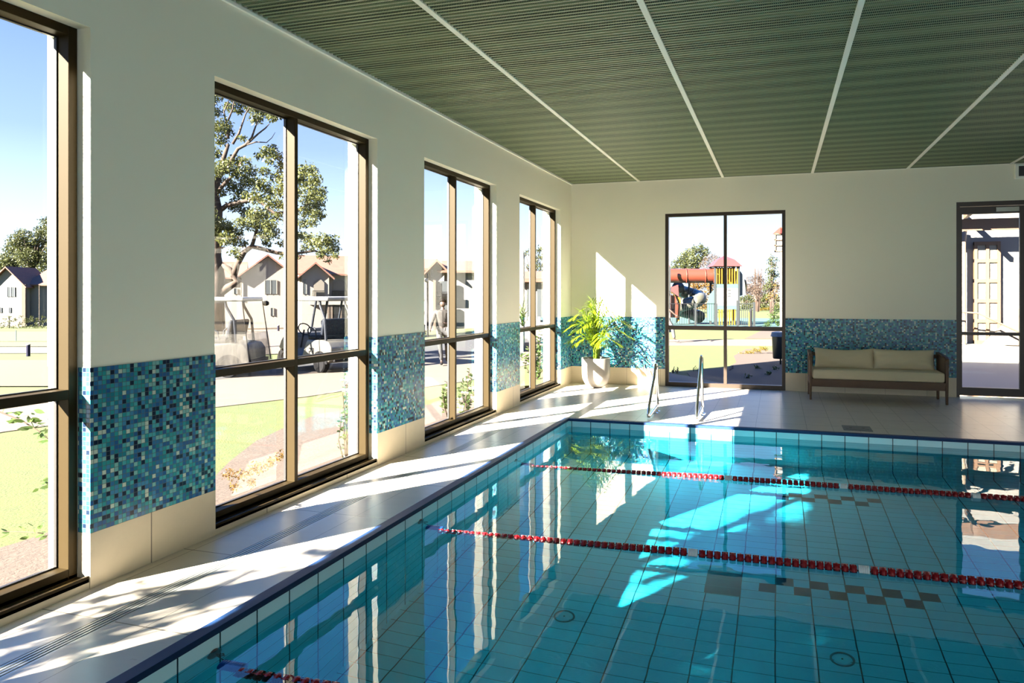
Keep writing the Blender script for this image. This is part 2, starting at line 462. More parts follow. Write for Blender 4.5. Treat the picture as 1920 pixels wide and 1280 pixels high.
def back_window():
    root = bpy.data.objects.new('window_6', None); COL.objects.link(root); root['kind'] = 'structure'
    a, b, h = BW[0], BW[1], 3.0; Y0, Y1 = YB + 0.01, YB + 0.11; w = 0.055
    bm = bmesh.new()
    box(bm, a, a + w, Y0, Y1, 0.0, h); box(bm, b - w, b, Y0, Y1, 0, h); box(bm, a + w, b - w, Y0, Y1, h - w, h); box(bm, a + w, b - w, Y0, Y1, 0, 0.075)
    bevel(bm, 0.002, 1); link('frame', bm, M['dark_frame'], root)
    m_ = 2.722
    bm = bmesh.new(); box(bm, m_ - 0.026, m_ + 0.026, Y0, Y1, 0.075, h - w); link('mullion', bm, M['dark_frame'], root)
    bm = bmesh.new(); box(bm, a + w, m_ - 0.026, Y0, Y1, 0.985, 1.055); box(bm, m_ + 0.026, b - w, Y0, Y1, 0.985, 1.055); link('transom', bm, M['dark_frame'], root)
    for p, q in ((a + w, m_ - 0.026), (m_ + 0.026, b - w)):
        for z0, z1 in ((0.075, 0.985), (1.055, h - w)):
            bm = bmesh.new(); box(bm, p, q, Y1 - 0.03, Y1 - 0.026, z0, z1); link('pane', bm, M['glass'], root)
back_window()

def glass_door():
    root = bpy.data.objects.new('door_1', None); COL.objects.link(root); root['kind'] = 'structure'
    a, b, h = DW[0], DW[1], 3.03; Y0, Y1 = YB + 0.01, YB + 0.11
    bm = bmesh.new()
    box(bm, a, a + 0.05, Y0, Y1, 0, h); box(bm, b - 0.05, b, Y0, Y1, 0, h); box(bm, a + 0.05, b - 0.05, Y0, Y1, h - 0.07, h)
    link('frame', bm, M['dark_frame'], root)
    bm = bmesh.new(); box(bm, a + 0.05, b - 0.05, Y0, Y1 + 0.05, 0, 0.018); link('threshold', bm, M['steel'], root)
    mid = (a + b) / 2
    for p, q in ((a + 0.052, mid - 0.002), (mid + 0.002, b - 0.052)):
        bm = bmesh.new(); s = 0.075 if False else 0.06
        Yd0, Yd1 = Y0 + 0.02, Y0 + 0.065
        box(bm, p, p + 0.035, Yd0, Yd1, 0.03, h - 0.075); box(bm, q - s, q, Yd0, Yd1, 0.03, h - 0.075)
        box(bm, p + 0.035, q - s, Yd0, Yd1, h - 0.19, h - 0.075); box(bm, p + 0.035, q - s, Yd0, Yd1, 0.03, 0.155); box(bm, p + 0.035, q - s, Yd0, Yd1, 0.965, 1.015)
        lf = link('door_leaf', bm, M['dark_frame'], root)
        for z0, z1 in ((0.155, 0.965), (1.015, h - 0.19)):
            bm = bmesh.new(); box(bm, p + 0.035, q - s, Yd0 + 0.02, Yd0 + 0.024, z0, z1); link('pane', bm, M['glass'], lf)
        bm = bmesh.new(); box(bm, (p + q) / 2 + 0.05 , (p + q) / 2 + 0.36, Yd0 - 0.045, Yd0 - 0.001, h - 0.165, h - 0.10); link('door_closer', bm, M['steel'], lf)
glass_door()

# ---------------------------------------------------------------- water
def water_mat():
    m = bpy.data.materials.new('pool_water'); m.use_nodes = True; t = m.node_tree; t.nodes.clear()
    o = N(t, 'ShaderNodeOutputMaterial'); b = N(t, 'ShaderNodeBsdfPrincipled')
    b.inputs['Base Color'].default_value = (0.03, 0.70, 0.98, 1); b.inputs['Specular IOR Level'].default_value = 0.42; b.inputs['Roughness'].default_value = 0; b.inputs['IOR'].default_value = 1.333; b.inputs['Transmission Weight'].default_value = 1
    t.links.new(b.outputs[0], o.inputs[0])
    return m
M['water'] = water_mat()
WZ = -0.10
def water():
    bm = bmesh.new(); s = 0.025
    nx = int((PX1 - PX0) / s); ny = int((PY1 - PY0) / s)
    def h(x, y):
        v = noise.noise(Vector((x * 2.0, y * 2.0, 1.3))) * 0.0007 + noise.noise(Vector((x * 8.0, y * 8.0, 5.1))) * 0.00026 + noise.noise(Vector((x * 15.0, y * 15.0, 2.1))) * 0.00012
        return WZ + v
    g = [[bm.verts.new((PX0 + 0.001 + (PX1 - PX0 - 0.002) * i / nx, PY0 + 0.001 + (PY1 - PY0 - 0.002) * j / ny, 0)) for j in range(ny + 1)] for i in range(nx + 1)]
    for row in g:
        for v in row: v.co.z = h(v.co.x, v.co.y)
    for i in range(nx):
        for j in range(ny): bm.faces.new((g[i][j], g[i + 1][j], g[i + 1][j + 1], g[i][j + 1]))
    return bm
wm = link('pool_water', water(), M['water'], smooth=True)
if wm.data.polygons[0].normal.z < 0: wm.data.flip_normals()
wm.cycles.is_caustics_caster = True
tag(wm, 'clear rippled teal water filling the swimming pool', 'water', kind='stuff')


# ================================================================ INTERIOR THINGS
M['rope_red'] = plain('red_float_plastic', (0.22, 0.004, 0.008), 0.35)
M['rope_white'] = plain('white_float_plastic', (0.62, 0.66, 0.66), 0.4)
M['rope_blue'] = plain('blue_float_plastic', (0.02, 0.10, 0.42), 0.4)
M['cable'] = plain('cable', (0.10, 0.10, 0.11), 0.4, metal=0.6)
M['teak'] = plain('weathered_teak', (0.085, 0.045, 0.022), 0.6, var=0.25, scale=14)
M['cushion'] = plain('cream_canvas', (0.58, 0.50, 0.34), 0.95, var=0.05, scale=5, bump=0.25, bscale=500)
M['concrete_pot'] = plain('concrete_pot', (0.21, 0.20, 0.185), 0.45, var=0.10, scale=5)
M['soil'] = plain('soil', (0.035, 0.022, 0.013), 0.95, var=0.3, scale=40, bump=0.8, bscale=60)
M['hatch'] = plain('grey_plastic_cover', (0.10, 0.11, 0.12), 0.4)
M['drain'] = plain('drain_channel', (0.45, 0.47, 0.46), 0.35, metal=0.4)
M['black'] = plain('black_plastic', (0.012, 0.012, 0.014), 0.4)

# slot drain in the window side deck: four thin bars over a dark channel
bm = bmesh.new()
for k in range(5):
    x = 0.376 + k * 0.0225; box(bm, x, x + 0.012, YN, 8.9, -0.018, 0.0)
tag(link('slot_drain', bm, M['drain']), 'long slotted drain grate let into the pale deck beside the windows', 'drain')

def lane_rope(y0, y1, anchor_y, label, whites, n_floats, pitch=0.0482, x0=1.25):
    root = thing('lane_rope', label, 'lane rope', (PX0, anchor_y, -0.10), group='lane ropes across the pool')
    iv = Vector(root.location)
    def P(x):
        k = min(1.0, max(0.0, (x - PX0) / 0.25))
        yy = anchor_y + (y0 - anchor_y) * k if x < x0 else y0 + (y1 - y0) * (x - x0) / 5.0
        if x < x0: z = -0.135 + 0.005 * k
        else: z = -0.130 + 0.032 * min(1.0, (x - x0) / 1.7)
        return Vector((x, yy, z)) - iv
    bm = bmesh.new(); tube(bm, [P(PX0 + 0.03 + i * 0.1) for i in range(86)], 0.004, 6); link('cable', bm, M['cable'], root)
    bm = bmesh.new()
    lathe(bm, [(0.0, 0.0), (0.042, 0.001), (0.042, 0.008), (0.02, 0.016), (0.0, 0.018)][1:4], 20, (0, 0, -0.035), 'X')
    tube(bm, [(0.012, 0, -0.035), (0.03, 0, -0.035), (0.045, 0.012, -0.035), (0.06, 0, -0.035), (0.045, -0.012, -0.035), (0.032, 0, -0.035)], 0.005, 8)
    link('anchor', bm, M['cable'], root, True)
    bm = bmesh.new(); prof = []
    for i in range(10):
        prof.append((0.027, -0.06 + i * 0.013)); prof.append((0.036, -0.055 + i * 0.013))
    lathe(bm, [(0.008, -0.065)] + prof + [(0.008, 0.075)], 16, P(x0 - 0.08), 'X'); link('tension_spring', bm, M['rope_blue'], root, True)
    def fm():
        bm = bmesh.new()
        lathe(bm, [(0.009, -0.022), (0.013, -0.019), (0.031, -0.010), (0.034, -0.004), (0.034, 0.005), (0.030, 0.010), (0.013, 0.019), (0.009, 0.022)], 18, (0, 0, 0), 'X')
        for k in range(6):   # radial blades
            a = k * math.pi / 3
            obox(bm, Vector((0, 0.02 * math.cos(a), 0.02 * math.sin(a))), 0.040, 0.026, 0.0022, Matrix.Rotation(a + math.pi / 2 * 0, 3, 'X'))
        return bm
    def wm_():
        bm = bmesh.new(); p = [(0.010, -0.030)]
        for i in range(5): p += [(0.033, -0.030 + i * 0.0125), (0.034, -0.022 + i * 0.0125), (0.031, -0.0195 + i * 0.0125)]
        lathe(bm, p + [(0.010, 0.032)], 18, (0, 0, 0), 'X'); return bm
    f0 = link('float', fm(), M['rope_red'], root, 'auto'); w0 = None
    x = x0; made = 0; rest = bmesh.new(); nxt = sorted(whites)
    while x < PX1 - 0.3:
        isw = bool(nxt) and x >= nxt[0]
        if isw: nxt.pop(0)
        if made < n_floats:
            if isw:
                if w0 is None: o = w0 = link('marker_float', wm_(), M['rope_white'], root, 'auto'); o['label'] = 'white ribbed marker float'
                else: o = w0.copy(); COL.objects.link(o); o.parent = root
                x += 0.012
            elif made == 0: o = f0
            else: o = f0.copy(); COL.objects.link(o); o.parent = root
            o.location = P(x); o.rotation_euler = (random.random() * 6.28, 0, math.atan((y1 - y0) / 5.0))
            if isw: x += 0.012
        else:
            lathe(rest, [(0.009, -0.022), (0.031, -0.010), (0.034, 0.0), (0.031, 0.010), (0.009, 0.022)], 12, P(x), 'X')
        made += 1; x += pitch
    ro = link('float', rest, M['rope_red'], root, 'auto'); ro['kind'] = 'stuff'
    for ch in root.children: ch.cycles.is_caustics_receiver = True
    return root
lane_rope(6.585, 6.65, 6.76, 'red lane rope nearest the far end of the pool, behind the other two', [3.10, 4.10, 5.14, 6.2], 98)
lane_rope(4.60, 4.70, 4.746, 'red lane rope across the middle of the pool, between the other two', [3.02, 4.03, 5.05], 98)
lane_rope(2.62, 2.72, 2.722, 'red lane rope starting in the bottom foreground beside the near deck edge', [3.0], 30)

def hand_rail(x, top, label):
    root = thing('pool_handrail', label, 'handrail', (x, 9.36, 0), group='pool exit handrails')
    def arc(c, r, a0, a1, n=7): return [(c[0] + r * math.cos(R(a0 + (a1 - a0) * i / n)), c[1] + r * math.sin(R(a0 + (a1 - a0) * i / n))) for i in range(n + 1)]
    # closed figure in the (y,z) plane: sloping front leg, tight bottom curl, low bar, rear post
    A = Vector((-0.47, 0.105)); T = Vector((0.02, top))
    path = [(0.255, 0.075), (0.25, 0.10), (0.235, 0.20), (0.185, top - 0.10)] + [(0.165, top - 0.045), (0.13, top - 0.012), (0.09, top), (0.05, top - 0.012), (0.02, top - 0.045)]
    path += [(-0.06, top - 0.17), (-0.25, top * 0.52), (-0.44, 0.17), (-0.475, 0.115)] + [(-0.495, 0.075), (-0.485, 0.045), (-0.455, 0.035), (-0.41, 0.038), (-0.2, 0.052), (0.10, 0.070), (0.255, 0.080)]
    bm = bmesh.new(); tube(bm, [(0, p[0], p[1]) for p in path], 0.019, 12); link('rail', bm, M['steel'], root, 'auto')
    for yy in (0.02, 0.185):
        bm = bmesh.new(); tube(bm, [(0, yy, 0.0), (0, yy, 0.062)], 0.017, 12); pst = link('post', bm, M['steel'], root, 'auto')
        bm = bmesh.new(); lathe(bm, [(0.045, 0.0), (0.045, 0.006), (0.024, 0.018)], 20, (0, yy, 0.0005)); link('flange', bm, M['steel'], pst, 'auto')
hand_rail(2.0, 0.655, 'left polished steel grab rail on the deck, nearer the potted palm')
hand_rail(2.605, 0.775, 'right polished steel grab rail on the deck, in front of the end window')

# drain hatch in the end deck
hp = [Vector((4.30, 9.19, 0)), Vector((4.60, 9.21, 0)), Vector((4.68, 8.89, 0)), Vector((4.38, 8.84, 0))]
root = thing('skimmer_cover', 'grey square cover with a round lid set flush in the end deck', 'cover', (4.48, 9.02, 0))
bm = bmesh.new(); box(bm, -0.16, 0.16, -0.16, 0.16, 0.0, 0.005); link('cover_frame', bm, M['hatch'], root)
bm = bmesh.new(); lathe(bm, [(0.14, 0.0055), (0.14, 0.009), (0.05, 0.0095)], 28); lid = link('lid', bm, M['hatch'], root)
for sx_ in (-0.07, 0.07):
    bm = bmesh.new(); lathe(bm, [(0.016, 0.0097), (0.016, 0.0112)], 12, (sx_, 0, 0)); link('finger_hole', bm, M['black'], lid)

for i, (x, y) in enumerate(((2.14, 4.73), (3.965, 4.72))):
    root = thing('pool_inlet', 'round inlet fitting on the pool floor, %s' % ('left one, under the middle lane' if i == 0 else 'right one, below the dark target square'), 'inlet', (x, y, DEP), group='pool floor inlets')
    bm = bmesh.new(); lathe(bm, [(0.062, 0.001), (0.075, 0.001), (0.075, 0.006), (0.062, 0.006)], 28, closed=True); link('ring', bm, M['hatch'], root)
    bm = bmesh.new(); lathe(bm, [(0.052, 0.001), (0.052, 0.005), (0.01, 0.008)], 28); c = link('disc', bm, M['rope_white'], root)
    bm = bmesh.new(); lathe(bm, [(0.007, 0.008), (0.006, 0.011)], 10); link('screw', bm, M['black'], c)

# daybed / sofa -------------------------------------------------------------
def sofa():
    X0, X1, Y0, Y1 = 4.03, 5.94, 11.28, 11.93
    root = thing('sofa', 'low wooden sofa with cream seat pad and back cushions against the mosaic', 'sofa', ((X0 + X1) / 2, (Y0 + Y1) / 2, 0))
    ox, oy = (X0 + X1) / 2, (Y0 + Y1) / 2; hw = (X1 - X0) / 2; hd = (Y1 - Y0) / 2
    def leg(sx_, sy_, h):
        bm = bmesh.new(); x = sx_ * (hw - 0.025); y = sy_ * (hd - 0.03)
        vs = box(bm, x - 0.022, x + 0.022, y - 0.03, y + 0.03, 0, h)
        for v in vs:
            if v.co.z < 0.01: v.co.x = x + (v.co.x - x) * 0.75; v.co.y = y + (v.co.y - y) * 0.7
        bevel(bm, 0.006); link('leg', bm, M['teak'], root, 'auto')
    for sx_ in (-1, 1):
        leg(sx_, -1, 0.63); leg(sx_, 1, 0.69)
        bm = bmesh.new()      # arm: flat rail running back and slightly up, curving over the front leg
        x = sx_ * (hw - 0.025)
        pts = [(x, -hd + 0.012, 0.60), (x, -hd + 0.02, 0.645), (x, -hd + 0.07, 0.672), (x, 0, 0.688), (x, hd, 0.70)]
        for p, q in zip(pts, pts[1:]): bar(bm, p, q, 0.05, 0.035)
        bevel(bm, 0.004); link('arm', bm, M['teak'], root, 'auto')
        bm = bmesh.new()      # woven rope side panel
        for k in range(26):
            y = -hd + 0.06 + k * (2 * hd - 0.12) / 25; tube(bm, [(x, y, 0.22), (x, y, 0.67)], 0.006, 6)
        link('side_cords', bm, plain('brown_cord', (0.10, 0.075, 0.05), 0.8) if sx_ < 0 else bpy.data.materials['brown_cord'], root)
    bm = bmesh.new()
    box(bm, -hw + 0.045, hw - 0.045, -hd + 0.01, -hd + 0.045, 0.235, 0.315); box(bm, -hw + 0.045, hw - 0.045, hd - 0.045, hd - 0.01, 0.235, 0.315)
    for sx_ in (-1, 1): box(bm, sx_ * (hw - 0.025) - 0.018, sx_ * (hw - 0.025) + 0.018, -hd + 0.045, hd - 0.045, 0.235, 0.315)
    box(bm, -hw + 0.045, hw - 0.045, -hd + 0.03, -hd + 0.055, 0.20, 0.2345)
    for k in range(9): x = -hw + 0.12 + k * (2 * hw - 0.24) / 8; box(bm, x - 0.03, x + 0.03, -hd + 0.05, hd - 0.05, 0.285, 0.303)
    link('seat_frame', bm, M['teak'], root)
    bm = bmesh.new(); box(bm, -hw + 0.05, hw - 0.05, hd - 0.035, hd - 0.005, 0.62, 0.68)
    for k in range(34): x = -hw + 0.08 + k * (2 * hw - 0.16) / 33; tube(bm, [(x, hd - 0.02, 0.30), (x, hd - 0.02, 0.64)], 0.006, 6)
    link('back_frame', bm, M['teak'], root)
    bm = bmesh.new(); box(bm, -hw + 0.052, hw - 0.052, -hd + 0.004, hd - 0.05, 0.317, 0.460); bevel(bm, 0.030, 4)
    link('seat_cushion', bm, M['cushion'], root, True)
    def pillow(cx, w, h, seed, sag):
        bm = bmesh.new(); nx, nz = 30, 16; fr = []; bk = []
        for i in range(nx + 1):
            a = []; b = []
            for j in range(nz + 1):
                u = -1 + 2 * i / nx; v = -1 + 2 * j / nz
                th = 0.085 * (max(0, 1 - abs(u) ** 3.0) ** 0.5) * (max(0, 1 - abs(v) ** 2.6) ** 0.5)
                pin = 1 - 0.045 * (1 - v * v) * abs(u) ** 4
                x = cx + u * w / 2 * pin; z = (v * h / 2) * (1 - 0.07 * (1 - abs(u) ** 2.0)) 
                if v > 0: z -= sag * (1 - u * u) * v * 0.5
                wr = noise.noise(Vector((u * 3 + seed, v * 2.2, seed))) * 0.014 * min(1, th * 20)
                a.append((x, -th - wr - 0.004, z)); b.append((x, th * 0.6 + 0.004, z))
            fr.append(a); bk.append(b)
        V = [[bm.verts.new(p) for p in c] for c in fr]; Bv = [[bm.verts.new(p) for p in c] for c in bk]
        for i in range(nx):
            for j in range(nz):
                bm.faces.new((V[i][j], V[i + 1][j], V[i + 1][j + 1], V[i][j + 1])); bm.faces.new((Bv[i][j], Bv[i][j + 1], Bv[i + 1][j + 1], Bv[i + 1][j]))
        bd = lambda G: [G[i][0] for i in range(nx + 1)] + [G[nx][j] for j in range(1, nz + 1)] + [G[i][nz] for i in range(nx - 1, -1, -1)] + [G[0][j] for j in range(nz - 1, 0, -1)]
        p, q = bd(V), bd(Bv)
        for i in range(len(p)): bm.faces.new((p[i], p[(i + 1) % len(p)], q[(i + 1) % len(p)], q[i]))
        o = link('back_cushion', bm, M['cushion'], root, True); o.location = (0, hd - 0.20, 0.60); o.rotation_euler = (R(-14), 0, 0)
    pillow(-hw + 0.105 + 0.43, 0.88, 0.34, 3.1, 0.05); pillow(hw - 0.085 - 0.45, 0.87, 0.33, 8.4, 0.01)
sofa()

# potted palm ---------------------------------------------------------------
def leaf_mat(name, col, trans=0.4, rough=0.45, var=0.25, scale=3.0):
    m = bpy.data.materials.new(name); m.use_nodes = True; t = m.node_tree; b = t.nodes['Principled BSDF']; o = t.nodes['Material Output']
    g = N(t, 'ShaderNodeNewGeometry')
    nz = N(t, 'ShaderNodeTexNoise'); nz.inputs['Scale'].default_value = scale; nz.inputs['Detail'].default_value = 3
    t.links.new(g.outputs['Position'], nz.inputs['Vector'])
    ri = math_(t, 'ADD', math_(t, 'MULTIPLY', g.outputs['Random Per Island'], 0.5), math_(t, 'MULTIPLY', nz.outputs[0], 0.5))
    k = math_(t, 'MULTIPLY_ADD', ri, 2 * var, 1 - var)
    v = N(t, 'ShaderNodeVectorMath', operation='SCALE'); v.inputs[0].default_value = col; t.links.new(k, v.inputs[3])
    t.links.new(v.outputs[0], b.inputs['Base Color']); b.inputs['Roughness'].default_value = rough; b.inputs['Specular IOR Level'].default_value = 0.25
    tr = N(t, 'ShaderNodeBsdfTranslucent'); t.links.new(v.outputs[0], tr.inputs[0])
    mx = N(t, 'ShaderNodeMixShader'); mx.inputs[0].default_value = trans
    t.links.new(b.outputs[0], mx.inputs[1]); t.links.new(tr.outputs[0], mx.inputs[2]); t.links.new(mx.outputs[0], o.inputs[0])
    return m
M['palm'] = leaf_mat('palm_leaf', (0.145, 0.225, 0.008), 0.45, var=0.35, scale=5)
M['stem'] = plain('palm_stem', (0.30, 0.36, 0.05), 0.5)

def frond_mesh(path, n, llen, lw, droop=0.35, spread=62):
    """path = rachis points (local); pinnate leaflets both sides; returns bm"""
    bm = bmesh.new()
    tube(bm, path, [0.008 * (1 - 0.75 * i / (len(path) - 1)) for i in range(len(path))], 6)
    P = [Vector(p) for p in path]
    seg = [(b - a).length for a, b in zip(P, P[1:])]; L = sum(seg)
    def pt(s):
        d = s * L
        for i, l in enumerate(seg):
            if d <= l or i == len(seg) - 1: return P[i].lerp(P[i + 1], min(1, d / l)), (P[i + 1] - P[i]).normalized()
            d -= l
    for k in range(n):
        s = 0.30 + 0.70 * k / (n - 1); p, t = pt(s)
        side = t.cross(Vector((0, 0, 1)));
        side = side.normalized() if side.length > 0.05 else Vector((1, 0, 0))
        up = side.cross(t).normalized()
        for sg in (-1, 1):
            ang = R(spread - 30 * (k / n)) + random.uniform(-0.12, 0.12)
            ln = llen * (math.sin(math.pi * (0.14 + 0.80 * (k / (n - 1)))) ** 0.6) * random.uniform(0.85, 1.1)
            d = (t * math.cos(ang) + side * sg * math.sin(ang) + up * 0.18).normalized()
            q = p.copy(); prev = None; ns = 5; wv = d.cross(Vector((0, 0, 1))).normalized()
            for j in range(ns + 1):
                u = j / ns; w = lw * (math.sin(math.pi * min(1, 0.12 + 0.88 * u)) ** 0.7 if j < ns else 0.0)
                a = bm.verts.new(q + wv * w / 2); b = bm.verts.new(q - wv * w / 2)
                if prev: bm.faces.new((prev[0], a, b, prev[1]))
                prev = (a, b)
                d = (d + Vector((0, 0, -droop * (0.15 + u) * 0.55))).normalized(); q = q + d * ln / ns
    return bm

def potted_palm():
    cx, cy_ = 0.585, 11.72
    root = thing('potted_palm', 'bright green potted palm in a round concrete pot in the far corner', 'plant', (cx, cy_, 0))
    bm = bmesh.new(); prof = [(0.05, 0.0), (0.10, 0.004), (0.155, 0.03), (0.20, 0.08), (0.232, 0.15), (0.243, 0.23), (0.246, 0.50), (0.244, 0.508), (0.226, 0.508), (0.222, 0.50), (0.222, 0.44)]
    lathe(bm, prof, 48); link('pot', bm, M['concrete_pot'], root, 'auto')
    bm = bmesh.new(); lathe(bm, [(0.221, 0.455), (0.15, 0.475), (0.02, 0.48)], 24); link('soil', bm, M['soil'], root, True)
    rnd = random.Random(11)
    specs = [(-165, 0.62, 1.12), (-140, 0.52, 1.30), (-100, 0.40, 1.18), (-60, 0.50, 1.22), (-20, 0.58, 1.30), (10, 0.62, 1.18), (40, 0.50, 1.34), (85, 0.35, 1.22),
             (125, 0.45, 1.26), (165, 0.55, 1.20), (-120, 0.20, 1.52), (-10, 0.22, 1.50), (-80, 0.60, 0.98), (-150, 0.46, 0.92), (20, 0.70, 1.02), (-40, 0.35, 1.02), (60, 0.28, 1.46), (-175, 0.30, 1.40), (0, 0.46, 0.85), (-95, 0.30, 1.38), (-125, 0.50, 0.86), (-60, 0.42, 0.84), (-170, 0.42, 1.02), (-105, 0.60, 1.14)]
    for i, (az, reach, top) in enumerate(specs):
        a = R(az + rnd.uniform(-8, 8)); reach *= 0.92; bx, by = rnd.uniform(-0.05, 0.05), rnd.uniform(-0.05, 0.05)
        dx, dy = math.cos(a), math.sin(a)
        pts = []
        for j in range(11):
            u = j / 10; r = reach * (0.12 * u + 0.88 * u ** 2.1)
            z = 0.47 + (top - 0.47) * math.sin(min(1.0, u * 1.18) * math.pi / 2) ** 0.9 - 0.16 * max(0, u - 0.72) / 0.28 * (reach / 0.6)
            y = by + dy * r; 
            if cy_ + y > 12.12: y = 12.12 - cy_
            x = max(-cx + 0.06, bx + dx * r)
            pts.append((x, y, z))
        fo = link('frond', frond_mesh(pts, 19, 0.30, 0.017, 0.5), M['palm'], root)
        for v in fo.data.vertices:
            if v.co.y + cy_ > 12.20: v.co.y = 12.20 - cy_
            if v.co.x + cx < 0.012: v.co.x = 0.012 - cx
potted_palm()

# lit sign box high on the end wall, cut by the frame edge
root = thing('wall_sign_box', 'pale framed box with a dark face high on the end wall above the door', 'sign box', (7.32, YB - 0.03, 3.46))
bm = bmesh.new(); box(bm, -0.30, 0.30, -0.03, 0.029, -0.11, 0.11); bevel(bm, 0.006); link('housing', bm, M['strip'], root)
bm = bmesh.new(); box(bm, -0.255, 0.255, -0.034, -0.0302, -0.075, 0.078); link('face', bm, M['black'], root)

# ================================================================ OUTSIDE
M['lawn'] = plain('lawn', (0.0285, 0.040, 0.0020), 0.95, var=0.55, scale=7, bump=1.0, bscale=40, detail=10)
M['lawn_pale'] = plain('dry_lawn', (0.048, 0.040, 0.014), 0.95, var=0.2, scale=1.5)
M['green'] = plain('putting_green', (0.034, 0.050, 0.015), 0.95, var=0.08, scale=0.6)
M['mulch'] = plain('bark_mulch', (0.030, 0.0185, 0.0135), 0.95, var=0.75, scale=22, bump=1.0, bscale=30, detail=8)
M['path'] = plain('concrete_path', (0.062, 0.047, 0.036), 0.9, var=0.06, scale=4)
M['paver'] = plain('grey_paving', (0.056, 0.0528, 0.048), 0.85, var=0.06, scale=3)
M['path_shade'] = plain('path_shade', (0.013, 0.014, 0.018), 0.9, var=0.4, scale=30)  # dark tone for the tree and cart shade over the path
M['wallcream'] = plain('cream_render_far', (0.135, 0.124, 0.112), 0.9, var=0.02, scale=1)
M['wallwhite'] = plain('white_render', (0.144, 0.1368, 0.126), 0.9)
M['column'] = plain('tan_column', (0.0504, 0.0374, 0.0288), 0.9)
M['win_dark'] = plain('far_window_glass', (0.035, 0.04, 0.045), 0.25)
M['far_dark'] = plain('far_dark_metal', (0.008, 0.008, 0.010), 0.8, spec=0.1)
M['far_rail'] = plain('balcony_railing', (0.008, 0.008, 0.010), 0.8, spec=0.1)
M['bark'] = plain('gum_bark', (0.03, 0.018, 0.013), 0.9, var=0.5, scale=3, bump=0.6, bscale=10)
M['gum'] = leaf_mat('gum_leaf', (0.062, 0.068, 0.02), 0.35, var=0.55, scale=0.5)
M['gum_far'] = leaf_mat('far_gum_leaf', (0.04, 0.046, 0.015), 0.3, var=0.5, scale=0.25)
M['shrub'] = leaf_mat('shrub_leaf', (0.032, 0.055, 0.012), 0.35, var=0.5, scale=4)
M['yellow_leaf'] = leaf_mat('yellow_leaf', (0.096, 0.068, 0.0064), 0.35, var=0.4, scale=2)
M['autumn'] = leaf_mat('autumn_leaf', (0.104, 0.056, 0.0096), 0.35, var=0.4, scale=1)
M['bare'] = leaf_mat('bare_twig', (0.0488, 0.0338, 0.027), 0.1, var=0.3, scale=1)
M['petal'] = plain('white_petal', (0.25, 0.24, 0.2), 0.8)

def roof_mat():
    m, t, b = newmat('terracotta_tiles'); tcn = N(t, 'ShaderNodeTexCoord'); s = N(t, 'ShaderNodeSeparateXYZ'); t.links.new(tcn.outputs['Object'], s.inputs[0])
    u = math_(t, 'ADD', s.outputs[0], math_(t, 'MULTIPLY', s.outputs[1], 0.7)); v = s.outputs[2]
    cu = math_(t, 'FLOOR', math_(t, 'DIVIDE', u, 0.33)); cv = math_(t, 'FLOOR', math_(t, 'DIVIDE', v, 0.17))
    w = vnoise(t, (cu, cv, 1.0))
    j = groove(t, v, 0.17, 0, 0.022)
    c = mix(t, w, (0.105, 0.042, 0.027), (0.078, 0.031, 0.020))
    t.links.new(mix(t, j, c, (0.06, 0.028, 0.022)), b.inputs['Base Color']); b.inputs['Roughness'].default_value = 0.85
    return m
M['roof'] = roof_mat()

def zL(x, y=0):
    """ground height outside the window side"""
    if x > -9: return -0.30
    if x > -46: return -0.30 - 1.9 * (-9 - x) / 37
    return -2.2
def gp(px, py):
    """point of the sloping window-side ground seen at that photo pixel"""
    d = 5.0
    for _ in range(4000):
        p = at(px, py, d)
        if p.z <= zL(p.x): return Vector((p.x, p.y, zL(p.x)))
        d *= 1.002
    return p

bm = bmesh.new()      # terrain, window side
xs = [-TH, -9, -46, -160]; ys = [-60, 40, 220]
g = [[bm.verts.new((x, y, zL(x))) for y in ys] for x in xs]
for i in range(3):
    for j in range(2): bm.faces.new((g[i][j], g[i + 1][j], g[i + 1][j + 1], g[i][j + 1]))
struct(link('lawn_ground', bm, M['lawn']), 'bright green lawn outside the long window wall')
bm = bmesh.new()
vs = [bm.verts.new(p) for p in ((-TH, YB + 0.31, -0.06), (60, YB + 0.31, -0.06), (60, 220, -0.06), (-TH, 220, -0.06))]; bm.faces.new(vs)
vs = [bm.verts.new(p) for p in ((-TH, YB + 0.31, -0.06), (-TH, 220, -0.06), (-2.5, 220, -0.30), (-2.5, YB + 0.31, -0.30))]; bm.faces.new(vs)
struct(link('lawn_ground', bm, M['lawn']), 'lawn beyond the end window')

def slab(name, pts, z, mat, label, th=0.02):
    """flat ground patch of given outline; z a number or None for the window-side slope"""
    bm = bmesh.new(); fn = (lambda x, y: zL(x) + 0.012) if z is None else (lambda x, y: z)
    top = [bm.verts.new((x, y, fn(x, y))) for x, y in pts]
    bm.faces.new(top)
    if z is not None:
        low = [bm.verts.new((v.co.x, v.co.y, v.co.z - th)) for v in top]; bm.faces.new(low[::-1])
        for i in range(len(top)): bm.faces.new((top[i], low[i], low[(i + 1) % len(top)], top[(i + 1) % len(top)]))
    return struct(link(name, bm, mat), label)
slab('garden_bed', [(-TH, -8), (-2.4, -8), (-2.3, 1), (-1.95, 3.9), (-2.0, 5.9), (-2.35, 6.5), (-2.85, 7.5), (-3.2, 8.7), (-3.35, 9.5), (-3.0, 10.2), (-2.13, 10.8), (-1.95, 12), (-2.3, 15.5), (-2.3, 18), (-TH, 18)], -0.285, M['mulch'], 'bark mulch bed along the foot of the window wall')
